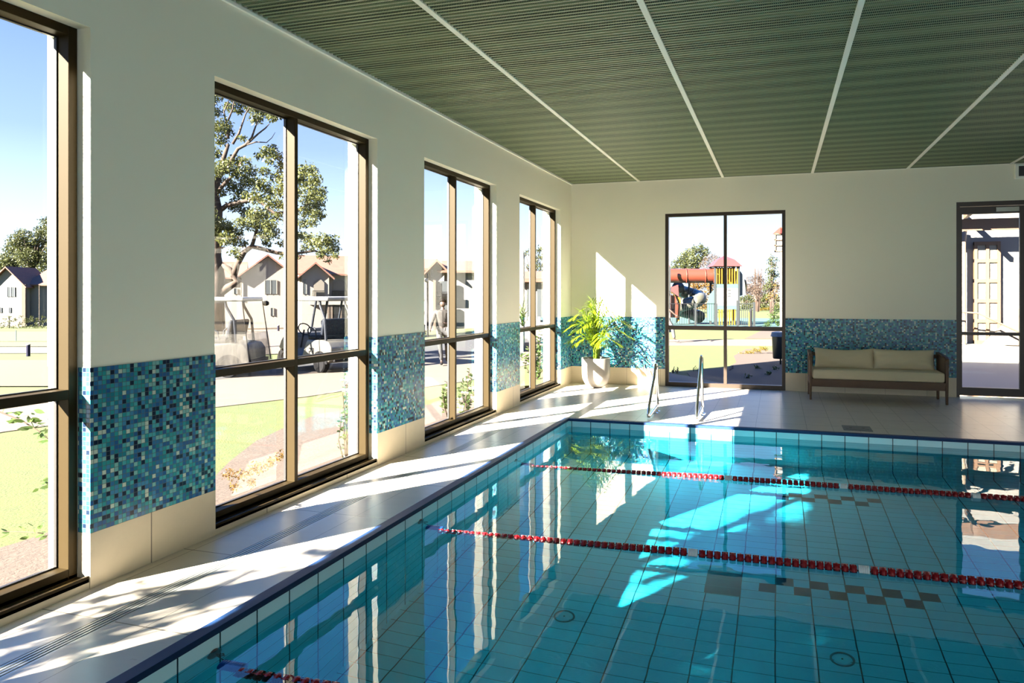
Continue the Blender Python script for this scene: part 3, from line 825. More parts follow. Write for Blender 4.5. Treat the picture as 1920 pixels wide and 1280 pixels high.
slab('path', [(-6.7, -10), (-6.6, 7.0), (-6.3, 8.1), (-5.4, 9.6), (-4.75, 11), (-4.5, 12.1), (-3.3, 12.8), (-2.9, 14), (-2.7, 30), (-7.0, 30), (-6.9, 15.6), (-8.0, 13.8), (-8.4, 12.5), (-8.9, 7), (-8.9, -10)], -0.288, M['path'], 'pale concrete path crossing the lawn outside the windows')
slab('cart_shade_strip', [(-8.4, 12.3), (-7.9, 13.9), (-6.9, 15.7), (-5.6, 17.6), (-5.6, 30), (-8.99, 30), (-8.99, 12.3)], -0.284, M['path_shade'], 'dark strip on the path, coloured as the shade of the carts and trees')  # shade around the carts, laid as a dark slab on the path
# ground further out on the left: dry grass, road, putting green
def band(name, pys, mat, label, x0=-60, x1=140):
    a = [gp(x, pys[0]) for x in (x0, 40, x1)]; b = [gp(x, pys[1]) for x in (x1, 40, x0)]
    bm = bmesh.new(); f = [bm.verts.new(p + Vector((0, 0, 0.03))) for p in a + b]; bm.faces.new(f)
    struct(link(name, bm, mat), label)
band('dry_lawn', (726, 676), M['lawn_pale'], 'sunburnt grass band beyond the path in the nearest window')
band('cart_road', (663, 651), M['path'], 'pale cart road behind the dark bollard')
band('rough_grass', (650, 641), M['lawn_pale'], 'dry grass in front of the putting green')
band('putting_green', (640.5, 622), M['green'], 'smooth putting green with a stake')
bm = bmesh.new()
pts = [gp(400, 668), gp(700, 660), gp(700, 612), gp(400, 612)]
f = [bm.verts.new(p + Vector((0, 0, 0.03))) for p in pts]; bm.faces.new(f)
struct(link('car_park_ground', bm, M['path']), 'sunlit pale gravel court behind the golf carts')

# beyond the end window
ZB = -0.06
def sl2(name, pts, mat, label, z=0.0): slab(name, pts, ZB + 0.012 + z, mat, label, 0.012)
sl2('paving', [(-0.3, 12.55), (3.2, 12.55), (2.9, 12.9), (1.9, 14.2), (1.2, 14.9), (-0.3, 15.6)], M['paver'], 'stone paving just outside the end window')
sl2('garden_bed', [(3.2, 12.55), (5.6, 12.55), (5.6, 20), (3.6, 21), (3.1, 22.2), (2.66, 21.9), (2.45, 19.3), (2.62, 17.5), (2.5, 16.2), (2.0, 15.5), (1.75, 14.9), (1.9, 14.2), (2.9, 12.9)], M['mulch'], 'mulch bed outside the right pane of the end window')
sl2('path', [(-4, 21.5), (1.4, 23.0), (3.65, 23.5), (3.65, 26.9), (1.7, 26.2), (-4, 24.3)], M['path'], 'pale path crossing the lawn beyond the end window')
sl2('garden_bed', [(2.4, 26.95), (3.65, 27.2), (3.65, 36), (3.1, 36)], M['mulch'], 'small mulch bed beyond the path', 0.002)
sl2('playground_ground', [(-8, 35.0), (2.8, 37.6), (8, 37.6), (8, 50), (-8, 50)], plain('soft_fall', (0.012, 0.05, 0.045), 0.9), 'dark green playground surface', 0.002)
sl2('patio', [(5.7, 12.55), (20, 12.55), (20, 18.95), (5.7, 18.95)], plain('patio_paving', (0.0825, 0.075, 0.0938), 0.7, var=0.06, scale=3), 'grey patio outside the glass door', 0.01)

# ---------------------------------------------------------------- houses
def wing(bw, br, x0, x1, y0, y1, zb, ze, zr, ridge, over=0.45):
    """gabled block; ridge 'u' runs along x, 'v' along y"""
    if ridge == 'v':
        xm = (x0 + x1) / 2
        prism(bw, [(x0, y0, zb), (x1, y0, zb), (x1, y0, ze), (xm, y0, zr), (x0, y0, ze)], (0, y1 - y0, 0))
        sl = (zr - ze) / (xm - x0)
        for s, xe in ((-1, x0), (1, x1)):
            prism(br, [(xm, y0 - over, zr + 0.05), (xe + s * over, y0 - over, ze - sl * over + 0.05), (xe + s * over, y0 - over, ze - sl * over + 0.2), (xm, y0 - over, zr + 0.22)], (0, y1 - y0 + 2 * over, 0))
    else:
        ym = (y0 + y1) / 2
        prism(bw, [(x0, y0, zb), (x0, y1, zb), (x0, y1, ze), (x0, ym, zr), (x0, y0, ze)], (x1 - x0, 0, 0))
        sl = (zr - ze) / (ym - y0)
        for s, ye in ((-1, y0), (1, y1)):
            prism(br, [(x0 - over, ym, zr + 0.05), (x0 - over, ye + s * over, ze - sl * over + 0.05), (x0 - over, ye + s * over, ze - sl * over + 0.2), (x0 - over, ym, zr + 0.22)], (x1 - x0 + 2 * over, 0, 0))

def house(label, px, D, zb, wings, windows=(), extra=None, face=None):
    p = at(px, 551, D); root = thing('house', label, 'house', (p.x, p.y, zb), R(YAW) + math.atan((PXX - (face or px)) / FPX), 'houses outside')
    bw = bmesh.new(); br = bmesh.new()
    for w in wings: wing(bw, br, *w)
    wl_ = link('walls', bw, M['wallcream'], root); link('roof', br, M['roof'], root)
    for (x0, x1, z0, z1, y) in windows:
        bm = bmesh.new(); box(bm, x0, x1, y - 0.05, y + 0.04, z0, z1); wn = link('window', bm, M['win_dark'], root)
        bm = bmesh.new(); n = max(1, round((x1 - x0) / 0.5))
        for i in range(n + 1):
            x = x0 + (x1 - x0) * i / n; box(bm, x - 0.03, x + 0.03, y - 0.08, y - 0.051, z0, z1)
        link('window_frame', bm, M['wallwhite'], wn)
    if extra: extra(root)
    return root
# scale helper for a facade at distance D: local x from pixel, z from pixel
def fx(px, px0, D): return (px - px0) * D / FPX * math.cos(math.atan((PXX - px0) / FPX))
def fz(py, D, zb): return CH - (py - HYY) * D / FPX - zb

def h1():
    D = 82; X = lambda p: fx(p, 45, D) * 1.15; Z = lambda p: fz(p, D, -2.2)
    def ex(root):
        bm = bmesh.new(); box(bm, X(44), X(51), -0.35, 0.0, 0, Z(533)); link('wing_side_shade', bm, M['column'], root)  # tan strip coloured as the shaded right wall of the gabled wing
        bm = bmesh.new(); tube(bm, [(X(75), -0.1, 0), (X(75), -0.1, Z(534))], 0.05, 6); link('downpipe', bm, M['column'], root)
        bm = bmesh.new()
        box(bm, X(-40), X(52), -3.0, -2.9, Z(592), Z(591))
        for q in (-20, 2, 24, 48): box(bm, X(q) - 0.04, X(q) + 0.04, -3.0, -2.9, 0, Z(591))
        link('fence', bm, M['far_rail'], root)
    house('cream two storey house with a gabled left wing, seen through the nearest window', 45, D, -2.2,
          [(X(-16), X(45), 0, 5, 0, Z(533), Z(503), 'v'), (X(46), X(175), 1.2, 12, 0, Z(533), Z(497), 'u')],
          [(X(14), X(28), Z(556), Z(538), 0), (X(0), X(3), Z(586), Z(576), 0), (X(17), X(20), Z(586), Z(576), 0), (X(77), X(82), Z(557), Z(536), 1.2)], ex, 873)
h1()
def h2():
    D = 67; X = lambda p: fx(p, 505, D); Z = lambda p: fz(p, D, -2.0)
    def ex(root):
        bm = bmesh.new(); tube(bm, [(X(453), -0.1, Z(563)), (X(453), -0.1, Z(522))], 0.05, 6); link('downpipe', bm, M['column'], root)
        bm = bmesh.new(); box(bm, X(420), X(600), -3.6, -3.2, 0, 0.55); link('garden_wall', bm, M['column'], root)
    house('cream two storey house with a wide front gable behind the golf carts', 505, D, -2.0,
          [(X(452), X(553), 0, 7, 0, Z(518), Z(481), 'v'), (X(395), X(452), 3.0, 11, 0, Z(520), Z(490), 'u')],
          [(X(496), X(519), Z(551), Z(525), 0), (X(437), X(443), Z(551), Z(540), 3.0), (X(507), X(513), Z(592), Z(577), 0), (X(531), X(538), Z(592), Z(577), 0)], ex)
h2()
def h3():
    D = 64; X = lambda p: fx(p, 610, D); Z = lambda p: fz(p, D, -2.0)
    def arch(bm, x0, x1, z0, z1, y):   # flat arched plate on the wall, painted in the shade tone of an opening
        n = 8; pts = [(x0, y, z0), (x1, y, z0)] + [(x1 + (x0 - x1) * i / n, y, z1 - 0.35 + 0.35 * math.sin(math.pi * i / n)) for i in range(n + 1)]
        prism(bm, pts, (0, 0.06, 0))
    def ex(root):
        bm = bmesh.new(); arch(bm, X(588), X(608), Z(563), Z(523), -0.09); arch(bm, X(626), X(652), Z(563), Z(523), 0.85); link('arch_shade_panel', bm, plain('loggia_shade', (0.085, 0.075, 0.065), 0.9), root)
        bm = bmesh.new()
        for a, b, y in ((586, 609, -0.2), (624, 652, 0.74)):
            box(bm, X(a), X(b), y - 0.03, y + 0.03, Z(545.5), Z(544.5)); n = int((b - a) / 2.2)
            for i in range(n + 1): q = X(a) + (X(b) - X(a)) * i / n; box(bm, q - 0.02, q + 0.02, y - 0.02, y + 0.02, Z(563), Z(545))
        link('balcony_railing', bm, M['far_rail'], root)
        bm = bmesh.new(); box(bm, X(580), X(660), -0.6, 1.5, Z(571), Z(564)); link('balcony_slab', bm, M['wallcream'], root)
        for q in (613, 619, 636):
            bm = bmesh.new(); box(bm, X(q), X(q + 4), -0.5, -0.1, 0, Z(571)); link('column', bm, M['column'], root)
        bm = bmesh.new(); box(bm, X(626), X(650), -0.15, 0.9, 0.2, Z(575)); link('garage_door', bm, M['win_dark'], root)
    house('cream house with arched balconies behind the golf cart with the roof', 610, D, -2.0,
          [(X(566), X(617), 0, 11, 0, Z(517), Z(496), 'v'), (X(562), X(700), 0.95, 9, 0, Z(513), Z(478), 'u')],
          [(X(568), X(575), Z(551), Z(524), 0)], ex, 505)
h3()
def h4():
    D = 46; X = lambda p: fx(p, 820, D); Z = lambda p: fz(p, D, -0.9)
    def ex(root):
        bm = bmesh.new(); box(bm, X(817), X(850), -0.08, 0.05, Z(556), Z(527)); link('loggia_shade_panel', bm, M['win_dark'], root)  # flat dark panel painted in for the shade of the balcony recess
        bm = bmesh.new()
        for i in range(16): q = X(812) + (X(850) - X(812)) * i / 15; box(bm, q - 0.015, q + 0.015, -0.25, -0.2, Z(562), Z(547))
        box(bm, X(812), X(850), -0.26, -0.19, Z(548), Z(546.8)); link('balcony_railing', bm, M['far_rail'], root)
        bm = bmesh.new(); box(bm, X(817), X(850), -0.1, 0.05, 0, Z(572)); link('garage_door', bm, M['win_dark'], root)
        bm = bmesh.new(); box(bm, X(812), X(817), -0.3, -0.05, 0, Z(525)); link('column', bm, M['column'], root)
    house('cream house with a dark balcony behind the walking man', 820, D, -0.9,
          [(X(806), X(833), 0, 8, 0, Z(506), Z(492), 'v'), (X(770), X(806), 1.5, 9, 0, Z(505), Z(484), 'u'), (X(833), X(905), 0.3, 8, 0, Z(510), Z(489), 'u')],
          [(X(808), X(812), Z(520), Z(506), 0)], ex)
h4()
def h5():
    D = 30; X = lambda p: fx(p, 1000, D); Z = lambda p: fz(p, D, -0.3)
    def ex(root):
        bm = bmesh.new(); box(bm, X(960), X(985.5), -7, -3, 0, Z(487)); link('side_wall', bm, M['wallwhite'], root)
        bm = bmesh.new(); box(bm, X(988), X(993), -0.1, 0.05, Z(600), Z(532)); box(bm, X(1007), X(1018), -0.1, 0.05, Z(600), Z(529)); link('window', bm, M['win_dark'], root)
        for q in (990, 1008):
            bm = bmesh.new(); box(bm, X(q), X(q + 4.5), -1.2, -0.9, 0, Z(592)); link('pier', bm, M['wallwhite'], root)
    house('low cream house with a tall white side wall, seen through the farthest side window', 1000, D, -0.3,
          [(X(982), X(1100), 0, 7, 0, Z(529), Z(513), 'u')], [], ex)
h5()

# ---------------------------------------------------------------- trees
def leafcloud(bm, c, r, n, size, rnd, droop=0.5, squash=0.8):
    c = Vector(c)
    for _ in range(n):
        while True:
            v = Vector((rnd.uniform(-1, 1), rnd.uniform(-1, 1), rnd.uniform(-1, 1)))
            if v.length < 1: break
        v = v * (0.55 + 0.45 * v.length); v.z *= squash
        p = c + v * r
        d = Vector((rnd.gauss(0, 1), rnd.gauss(0, 1), rnd.gauss(0, 1) - droop * 1.6)).normalized(); w = d.orthogonal(); w.rotate(Matrix.Rotation(rnd.uniform(0, 6.28), 3, d)); s = size * rnd.uniform(0.6, 1.4)
        a = bm.verts.new(p); b = bm.verts.new(p + d * s * 0.5 + w * s * 0.17); e_ = bm.verts.new(p + d * s); f_ = bm.verts.new(p + d * s * 0.5 - w * s * 0.17)
        bm.faces.new((a, b, e_, f_))

def tree(name, label, cat, base, limbs, clouds, leaf, size, dens, seed, bark=None, group=None, droop=0.5):
    """limbs: list of (points, radii) in world space; clouds: (x,y,z,r)"""
    rnd = random.Random(seed); root = thing(name, label, cat, base, 0, group); B = Vector(base)
    bm = bmesh.new()
    for pts, rad in limbs: tube(bm, [Vector(p) - B for p in pts], rad, 9)
    tr_ = link('trunk', bm, bark or M['bark'], root, True)
    bm = bmesh.new()
    for (x, y, z, r) in clouds: leafcloud(bm, Vector((x, y, z)) - B, r, int(dens * r * r), size, rnd, droop)
    fo = link('foliage', bm, leaf, root)
    return root

def gum():
    D = 30; P = lambda x, y, dd=0: at(x, y, D + dd)
    base = P(404, 612); base.z = zL(base.x) - 0.02; rnd = random.Random(5)
    limbs = [([base, P(403, 560), P(407, 520), P(402, 480), P(404, 440), P(407, 395), P(402, 360), P(410, 330), P(418, 300), P(428, 270)], [0.42, 0.36, 0.32, 0.27, 0.25, 0.22, 0.16, 0.13, 0.1, 0.07]),
             ([P(402, 556), P(425, 540), P(446, 527), P(430, 505), P(410, 492)], [0.2, 0.17, 0.16, 0.13, 0.1]),
             ([P(437, 520), P(445, 495), P(458, 472), P(472, 462), P(490, 466), P(520, 474), P(548, 476), P(590, 470), P(612, 478)], [0.15, 0.12, 0.11, 0.10, 0.09, 0.08, 0.06, 0.05, 0.03]),
             ([P(472, 462), P(479, 440), P(484, 415), P(478, 395)], [0.08, 0.07, 0.06, 0.04]),
             ([P(405, 400), P(425, 385), P(455, 378), P(480, 372), P(515, 400), P(560, 395), P(580, 380)], [0.12, 0.1, 0.09, 0.08, 0.07, 0.05, 0.03]),
             ([P(404, 365), P(420, 345), P(440, 325), P(455, 300)], [0.1, 0.08, 0.06, 0.04]),
             ([P(412, 330), P(428, 310), P(446, 279), P(460, 272), P(472, 258), P(478, 240), P(484, 225)], [0.1, 0.085, 0.07, 0.06, 0.045, 0.035, 0.02]),
             ([P(446, 279), P(465, 268), P(485, 250), P(498, 240), P(505, 232)], [0.06, 0.05, 0.035, 0.03, 0.015]),
             ([P(460, 272), P(480, 266), P(500, 267), P(510, 258), P(516, 248)], [0.04, 0.03, 0.02, 0.015, 0.008]),
             ([P(436, 270), P(448, 250), P(455, 230), P(460, 215), P(468, 200)], [0.06, 0.05, 0.035, 0.03, 0.02]),
             ([P(428, 260), P(425, 235), P(420, 210), P(428, 190)], [0.06, 0.05, 0.03, 0.02]),
             ([P(428, 225), P(436, 205), P(440, 180)], [0.04, 0.03, 0.02]),
             ([P(404, 470), P(380, 440), P(350, 410), P(320, 380)], [0.16, 0.13, 0.1, 0.06]), ([P(404, 400), P(370, 350), P(340, 300)], [0.12, 0.1, 0.06])]
    px = [(402, 178, 14), (420, 168, 16), (440, 178, 15), (458, 190, 14), (475, 200, 13), (492, 210, 12), (508, 216, 10), (516, 218, 9), (430, 200, 12), (480, 222, 11), (450, 205, 9),
          (403, 240, 16), (420, 232, 12), (415, 262, 10), (402, 285, 12), (428, 245, 10), (455, 258, 6), (405, 210, 9),
          (500, 285, 12), (510, 278, 10), (518, 292, 10), (505, 300, 8), (485, 292, 7), (460, 300, 9), (440, 300, 12), (425, 310, 14), (408, 318, 13), (470, 318, 12), (495, 320, 9),
          (450, 325, 16), (468, 340, 15), (440, 350, 15), (490, 345, 14), (425, 340, 10), (415, 360, 9), (455, 368, 16), (480, 368, 14), (505, 360, 10), (440, 385, 13),
          (530, 310, 12), (520, 330, 14), (538, 335, 13), (555, 330, 14), (530, 355, 16), (510, 378, 14), (548, 360, 14), (570, 320, 14), (583, 318, 12), (590, 335, 12), (575, 345, 16), (592, 360, 14), (602, 372, 10), (580, 372, 16), (596, 385, 12), (575, 395, 14), (605, 358, 7), (598, 402, 11), (585, 415, 10), (568, 418, 10), (592, 398, 8),
          (530, 385, 12), (500, 400, 14), (480, 400, 14), (462, 398, 12), (470, 418, 15), (490, 420, 13), (505, 420, 12), (450, 415, 9), (520, 405, 10), (515, 435, 11), (500, 440, 12), (500, 455, 8), (490, 437, 9),
          (405, 405, 9), (415, 420, 14), (400, 435, 14), (430, 428, 14), (445, 435, 10), (425, 445, 14), (405, 455, 13), (440, 450, 12), (402, 470, 8), (440, 470, 9), (455, 455, 8), (447, 480, 6),
          (530, 455, 8), (545, 440, 8), (540, 420, 8), (560, 440, 10), (575, 445, 12), (572, 465, 8), (548, 472, 6), (530, 480, 5), (590, 455, 12), (605, 450, 14), (620, 450, 12), (628, 465, 9), (612, 470, 12), (600, 478, 7), (630, 478, 6), (615, 488, 6), (560, 480, 5),
          (320, 400, 30), (340, 350, 34), (330, 300, 34), (350, 250, 34), (370, 210, 30), (360, 300, 30), (370, 400, 28), (350, 440, 22), (380, 180, 22), (385, 340, 20)]
    clouds = []
    for (x, y, r) in px:
        p = P(x, y, rnd.uniform(-1.6, 1.6)); clouds.append((p.x, p.y, p.z, r * D / FPX * 1.25))
    tree('gum_tree', 'large spreading gum tree with a reddish trunk beyond the golf carts', 'tree', base, limbs, clouds, M['gum'], 0.125, 2100, 3)
gum()

def gz2(p): return (ZB if p.x > -0.3 else zL(p.x)) - 0.02
def simple_tree(label, px, py0, D, pxs, leaf, size, dens, seed, name='tree', trunk=0.25, group='trees in the distance', droop=0.4, zb=None, bark=None):
    """a far tree: crown blobs given by where they stand at distance D"""
    rnd = random.Random(seed); base = at(px, py0, D); base.z = gz2(base); cl = []; limbs = [([base, at(px, (py0 + min(q[1] for q in pxs)) / 2, D), at(px, min(q[1] for q in pxs) + 0.3 * (py0 - min(q[1] for q in pxs)), D)], [trunk, trunk * 0.7, trunk * 0.2])]
    for (x, y, r) in pxs:
        p = at(x, y, D + rnd.uniform(-1, 1) * r * D / FPX); cl.append((p.x, p.y, p.z, r * D / FPX * 1.2)); limbs.append(([at(px, py0 + (y - py0) * 0.6, D), p], [trunk * 0.22, trunk * 0.05]))
    return tree(name, label, 'tree', base, limbs, cl, leaf, size, dens, seed, bark, group, droop)
simple_tree('tall dark gum crown rising behind the roof in the nearest window', 60, 612, 120, [(10, 490, 14), (5, 500, 14), (30, 495, 14), (60, 495, 16), (85, 500, 14), (40, 455, 12), (62, 470, 14), (3, 480, 8), (20, 465, 12), (30, 450, 14), (42, 438, 12), (35, 470, 16), (52, 460, 16), (50, 480, 18), (25, 485, 16), (68, 445, 14), (80, 432, 12), (86, 415, 10), (75, 462, 16), (90, 450, 16), (72, 485, 16), (95, 480, 20), (105, 430, 20), (120, 460, 24), (110, 410, 14), (0, 500, 8)], M['gum_far'], 0.350, 241, 21, trunk=0.6)
simple_tree('airy gum tree behind the low roof in the farthest side window', 1000, 600, 60, [(978, 480, 5), (985, 475, 5), (990, 470, 4), (996, 478, 5), (1002, 485, 6), (1008, 470, 6), (1014, 466, 7), (1012, 482, 7), (1018, 495, 8), (1008, 500, 7), (990, 500, 5), (995, 510, 5), (1016, 510, 7), (1025, 480, 10)], M['gum_far'], 0.175, 561, 22, trunk=0.25)
simple_tree('round leafy green tree behind the red tube slide', 1298, 600, 75, [(1270, 492, 9), (1280, 482, 10), (1292, 475, 11), (1304, 468, 9), (1315, 468, 8), (1322, 474, 8), (1288, 492, 12), (1303, 486, 13), (1318, 486, 9), (1265, 500, 7), (1280, 502, 10), (1300, 500, 12), (1325, 466, 4), (1314, 460, 4)], M['gum_far'], 0.210, 655, 23, trunk=0.35)
simple_tree('pale leafless bushy tree right of the round green tree', 1332, 600, 73, [(1325, 488, 9), (1335, 482, 9), (1342, 492, 10), (1332, 498, 11), (1345, 484, 6), (1318, 498, 7), (1352, 495, 8)], M['bare'], 0.110, 1188, 24, trunk=0.10, droop=-0.5)
simple_tree('dark green upright tree near the white corner wall', 1447, 600, 60, [(1447, 482, 5), (1444, 490, 7), (1450, 498, 8), (1443, 506, 8), (1452, 512, 9), (1446, 522, 9), (1440, 534, 8), (1450, 535, 8), (1436, 540, 6), (1456, 486, 5), (1440, 552, 7)], M['gum_far'], 0.150, 842, 25, trunk=0.2)
simple_tree('golden autumn tree beside the dark upright tree', 1450, 600, 47, [(1455, 535, 6), (1458, 548, 7), (1450, 555, 8), (1444, 552, 6), (1458, 528, 4), (1452, 545, 6), (1440, 558, 5)], M['autumn'], 0.100, 432, 26, trunk=0.1)
simple_tree('reddish leafless tree with thin upright twigs right of the play tower', 1421, 600, 66, [(1410, 525, 9), (1420, 520, 9), (1430, 526, 9), (1415, 538, 11), (1428, 542, 11), (1404, 540, 8), (1440, 545, 7), (1420, 555, 11), (1403, 522, 4), (1398, 528, 4)], M['bare'], 0.110, 1029, 27, trunk=0.10, droop=-0.8)
# thin bare poplar twigs above it
rnd = random.Random(4); bm = bmesh.new(); root = thing('bare_poplar', 'bare upright twigs rising faintly above the leafless tree', 'tree', Vector((at(1420, 600, 68).x, at(1420, 600, 68).y, ZB)))
for k in range(26):
    x = 1412 + rnd.uniform(0, 18); y = 490 + rnd.uniform(0, 25); a = Vector((rnd.uniform(-.2, .2), 0, 0)); b = at(x, y, 68) - root.location; m_ = (a + b) / 2 + Vector((0, 0, -0.3))
    tube(bm, [a, m_, b], [0.05, 0.03, 0.012], 5)
link('twigs', bm, M['bare'], root)

def gz(p):
    if p.y > YB and p.x > -0.3: return ZB + 0.012
    if p.x > -2.4: return -0.285
    return zL(p.x)
def bush(label, cat, px, py, D, blobs, leaf, size, dens, seed, name='shrub', group='shrubs and bedding plants outside', zfix=None):
    rnd = random.Random(seed); base = at(px, py, D); base.z = gz(base); root = thing(name, label, cat, base, 0, group)
    bm = bmesh.new()
    for (x, y, r) in blobs:
        p = at(x, y, D + rnd.uniform(-0.3, 0.3) * r * D / FPX) - base; leafcloud(bm, p, r * D / FPX * 1.15, int(max(dens, 22 / size ** 2) * (r * D / FPX) ** 2), size, rnd, 0.0)
    fo = link('foliage', bm, leaf, root)
    if D > 15 or name == 'groundcover': return root
    bm = bmesh.new()
    for (x, y, r) in blobs: tube(bm, [(0, 0, 0), at(x, y, D) - base], [0.02 * D / 15, 0.006 * D / 15], 5)
    link('stems', bm, M['bark'], root)
    return root
bush('dense brown green hedge at the far edge of the park beyond the playground', 'hedge', 1420, 572, 72, [(1390 + i * 6, 562 - (i % 3) * 2, 7) for i in range(13)] + [(1390 + i * 6, 574, 7) for i in range(13)], M['gum_far'], 0.180, 156, 31)
bush('tall russet scrub behind the playground gate and the leafless tree', 'hedge', 1430, 576, 74, [(1396 + (i * 9) % 72, 532 + (i * 7) % 40, 8) for i in range(30)], M['bare'], 0.16, 200, 36)
bush('scrub screen behind the spiral slide', 'hedge', 1300, 600, 70, [(1260 + i * 8, 545 + (i % 3) * 8, 11) for i in range(12)] + [(1300 + i * 7, 535, 8) for i in range(6)] + [(1260 + i * 8, 573, 9) for i in range(12)], M['autumn'], 0.180, 104, 32)
bush('leafy yellow green shrub at the lower right of the end window', 'shrub', 1452, 612, 34, [(1440, 606, 7), (1450, 600, 8), (1460, 596, 8), (1448, 590, 6), (1456, 584, 6), (1436, 611, 5), (1462, 607, 7), (1452, 578, 4)], M['shrub'], 0.078, 676, 33)
bush('strip of low yellow flowers far beyond the playground fence', 'flower bed', 1432, 582, 70, [(1420 + i * 4, 581 - (i % 2) - i * 0.4, 3.2) for i in range(8)], M['yellow_leaf'], 0.072, 520, 34)
bush('low yellow groundcover spilling over the mulch outside the end window', 'groundcover', 1415, 665, 19.5, [(1388 + i * 4.4, 664 - i * 1.3 + (i % 3) * 2, 4.5) for i in range(12)] + [(1380 + i * 5, 672 + (i % 2) * 3, 3.5) for i in range(9)], M['yellow_leaf'], 0.030, 2340, 35)
for k, (x, y) in enumerate(((1418, 688), (1440, 700), (1400, 706), (1452, 690))):
    bush('small grassy tuft %s in the shaded mulch' % ('left of the bin post', 'lowest on the right', 'nearest the mullion', 'under the bin')[k], 'grass tuft', x, y + 4, 1316.6 * 1.66 / (y + 4 - 551.4), [(x, y, 5), (x + 5, y + 1, 4)], M['shrub'], 0.06, 900, 40 + k, name='grass_tuft')
for k, x in enumerate((1262, 1270, 1302, 1312, 1372)):
    y = 700 - (k > 1) * 3; bush('tiny seedling plant %s at the paving edge' % ('first from the left', 'second from the left', 'third from the left', 'fourth from the left', 'beside the mullion')[k], 'seedling', x, y, 1316.6 * 1.66 / (y - 551.4), [(x, y - 6, 2.5), (x + 1.5, y - 10, 1.8), (x - 2, y - 4, 2)], M['bark'], 0.035, 1500, 50 + k, name='seedling')

def stemplant(label, px, py, D, tips, leaf, size, n, seed, flowers=0, name='garden_shrub', cat='shrub', bl=None):
    """upright shrub made of bent stems with leaves along them, optional white flowers"""
    rnd = random.Random(seed); base = at(px, py, D); base.z = gz(base); root = thing(name, label, cat, base, 0, 'shrubs in the bed under the windows')
    st = bmesh.new(); lf = bmesh.new(); fl = bmesh.new()
    for (x, y) in tips:
        e_ = at(x, y, D + rnd.uniform(-0.25, 0.25)) - base; m_ = e_ * 0.5 + Vector((rnd.uniform(-.05, .05), rnd.uniform(-.05, .05), 0.05))
        tube(st, [(0, 0, 0), m_, e_], [0.012, 0.008, 0.004], 6)
        for k in range(n):
            u = 0.25 + 0.75 * k / n; p = (m_ * (u / 0.5)) if u < 0.5 else m_.lerp(e_, (u - 0.5) * 2)
            d = Vector((rnd.gauss(0, 1), rnd.gauss(0, 1), rnd.uniform(-0.2, 0.9))).normalized(); w = d.orthogonal().normalized(); w.rotate(Matrix.Rotation(rnd.uniform(0, 6.28), 3, d)); s = size * rnd.uniform(0.7, 1.3)
            q = [lf.verts.new(p + o) for o in (Vector((0, 0, 0)), d * s * .35 + w * s * .2, d * s * .7 + w * s * .17, d * s, d * s * .7 - w * s * .17, d * s * .35 - w * s * .2)]; lf.faces.new(q)
    link('stems', st, M['bark'], root); link('foliage', lf, leaf, root)
    for k in range(flowers):
        x, y = tips[k % len(tips)]; e_ = at(x + rnd.uniform(-4, 4), y + rnd.uniform(4, 26), D - 0.2) - base; fl = bmesh.new()
        for j in range(7):
            a = j * 0.9; d = Vector((math.cos(a), math.sin(a), 0.6)).normalized() * 0.045
            q = [fl.verts.new(e_ + o) for o in (Vector((0, 0, 0)), d * .7 + Vector((0, 0, .02)), d * 1.1, d * .7 - Vector((0, 0, .02)) + Vector((d.y, -d.x, 0)) * .5)]; fl.faces.new(q)
        link('flower', fl, M['petal'], root)
stemplant('thin leafy shrub reaching up at the right edge of the second window', 650, 815, 7.4, [(645, 700), (650, 718), (655, 695), (642, 735), (660, 720), (640, 780), (655, 800)], M['shrub'], 0.05, 26, 61, 2)
stemplant('rose bush with white blooms in the third window right pane', 872, 780, 10.2, [(868, 715), (878, 700), (862, 725), (885, 705), (890, 730), (860, 745), (875, 735), (866, 760), (884, 752), (880, 690)], M['shrub'], 0.06, 34, 62, 8)
stemplant('green bush beside the mullion in the third window left pane', 838, 770, 10.8, [(838, 715), (832, 730), (842, 722), (830, 745), (845, 740), (836, 755)], M['shrub'], 0.07, 30, 63, 1)
stemplant('loose yellow green shrub in the farthest side window', 1003, 730, 14.5, [(990, 650), (985, 665), (1000, 640), (1010, 625), (1015, 650), (1005, 670), (995, 685), (1012, 690), (1020, 640), (978, 662), (1014, 615)], M['shrub'], 0.08, 40, 64, 0)
bush('straw coloured groundcover on the mulch of the second window', 'groundcover', 460, 885, 6.0, [(430, 890, 12), (455, 890, 12), (480, 878, 14), (505, 868, 12), (528, 855, 12), (470, 905, 10), (540, 845, 8), (440, 912, 10)], M['autumn'], 0.022, 2600, 65, name='groundcover')
def twig(label, pts, D, leaves, seed, size=0.052):
    rnd = random.Random(seed); P = [at(x, y, D) for x, y in pts]; root = thing('leafy_branch', label, 'branch', P[0], 0, 'leafy branches at the nearest window')
    bm = bmesh.new(); tube(bm, [p - P[0] for p in P], [0.006 - 0.0045 * i / (len(P) - 1) for i in range(len(P))], 6); link('twig', bm, M['bark'], root)
    bm = bmesh.new()
    for (x, y) in leaves:
        for k in range(3):
            p = at(x + rnd.uniform(-5, 5), y + rnd.uniform(-4, 4), D + rnd.uniform(-0.04, 0.04)) - P[0]
            d = Vector((rnd.gauss(0, 1), rnd.gauss(0, 1), rnd.uniform(-0.5, 0.5))).normalized(); w = d.orthogonal().normalized(); w.rotate(Matrix.Rotation(rnd.uniform(0, 6.28), 3, d)); s = size * rnd.uniform(0.8, 1.2)
            q = [bm.verts.new(p + o) for o in (Vector((0, 0, 0)), d * s * .3 + w * s * .2, d * s * .65 + w * s * .18, d * s, d * s * .65 - w * s * .18, d * s * .3 - w * s * .2)]; bm.faces.new(q)
    link('leaves', bm, M['shrub'], root)
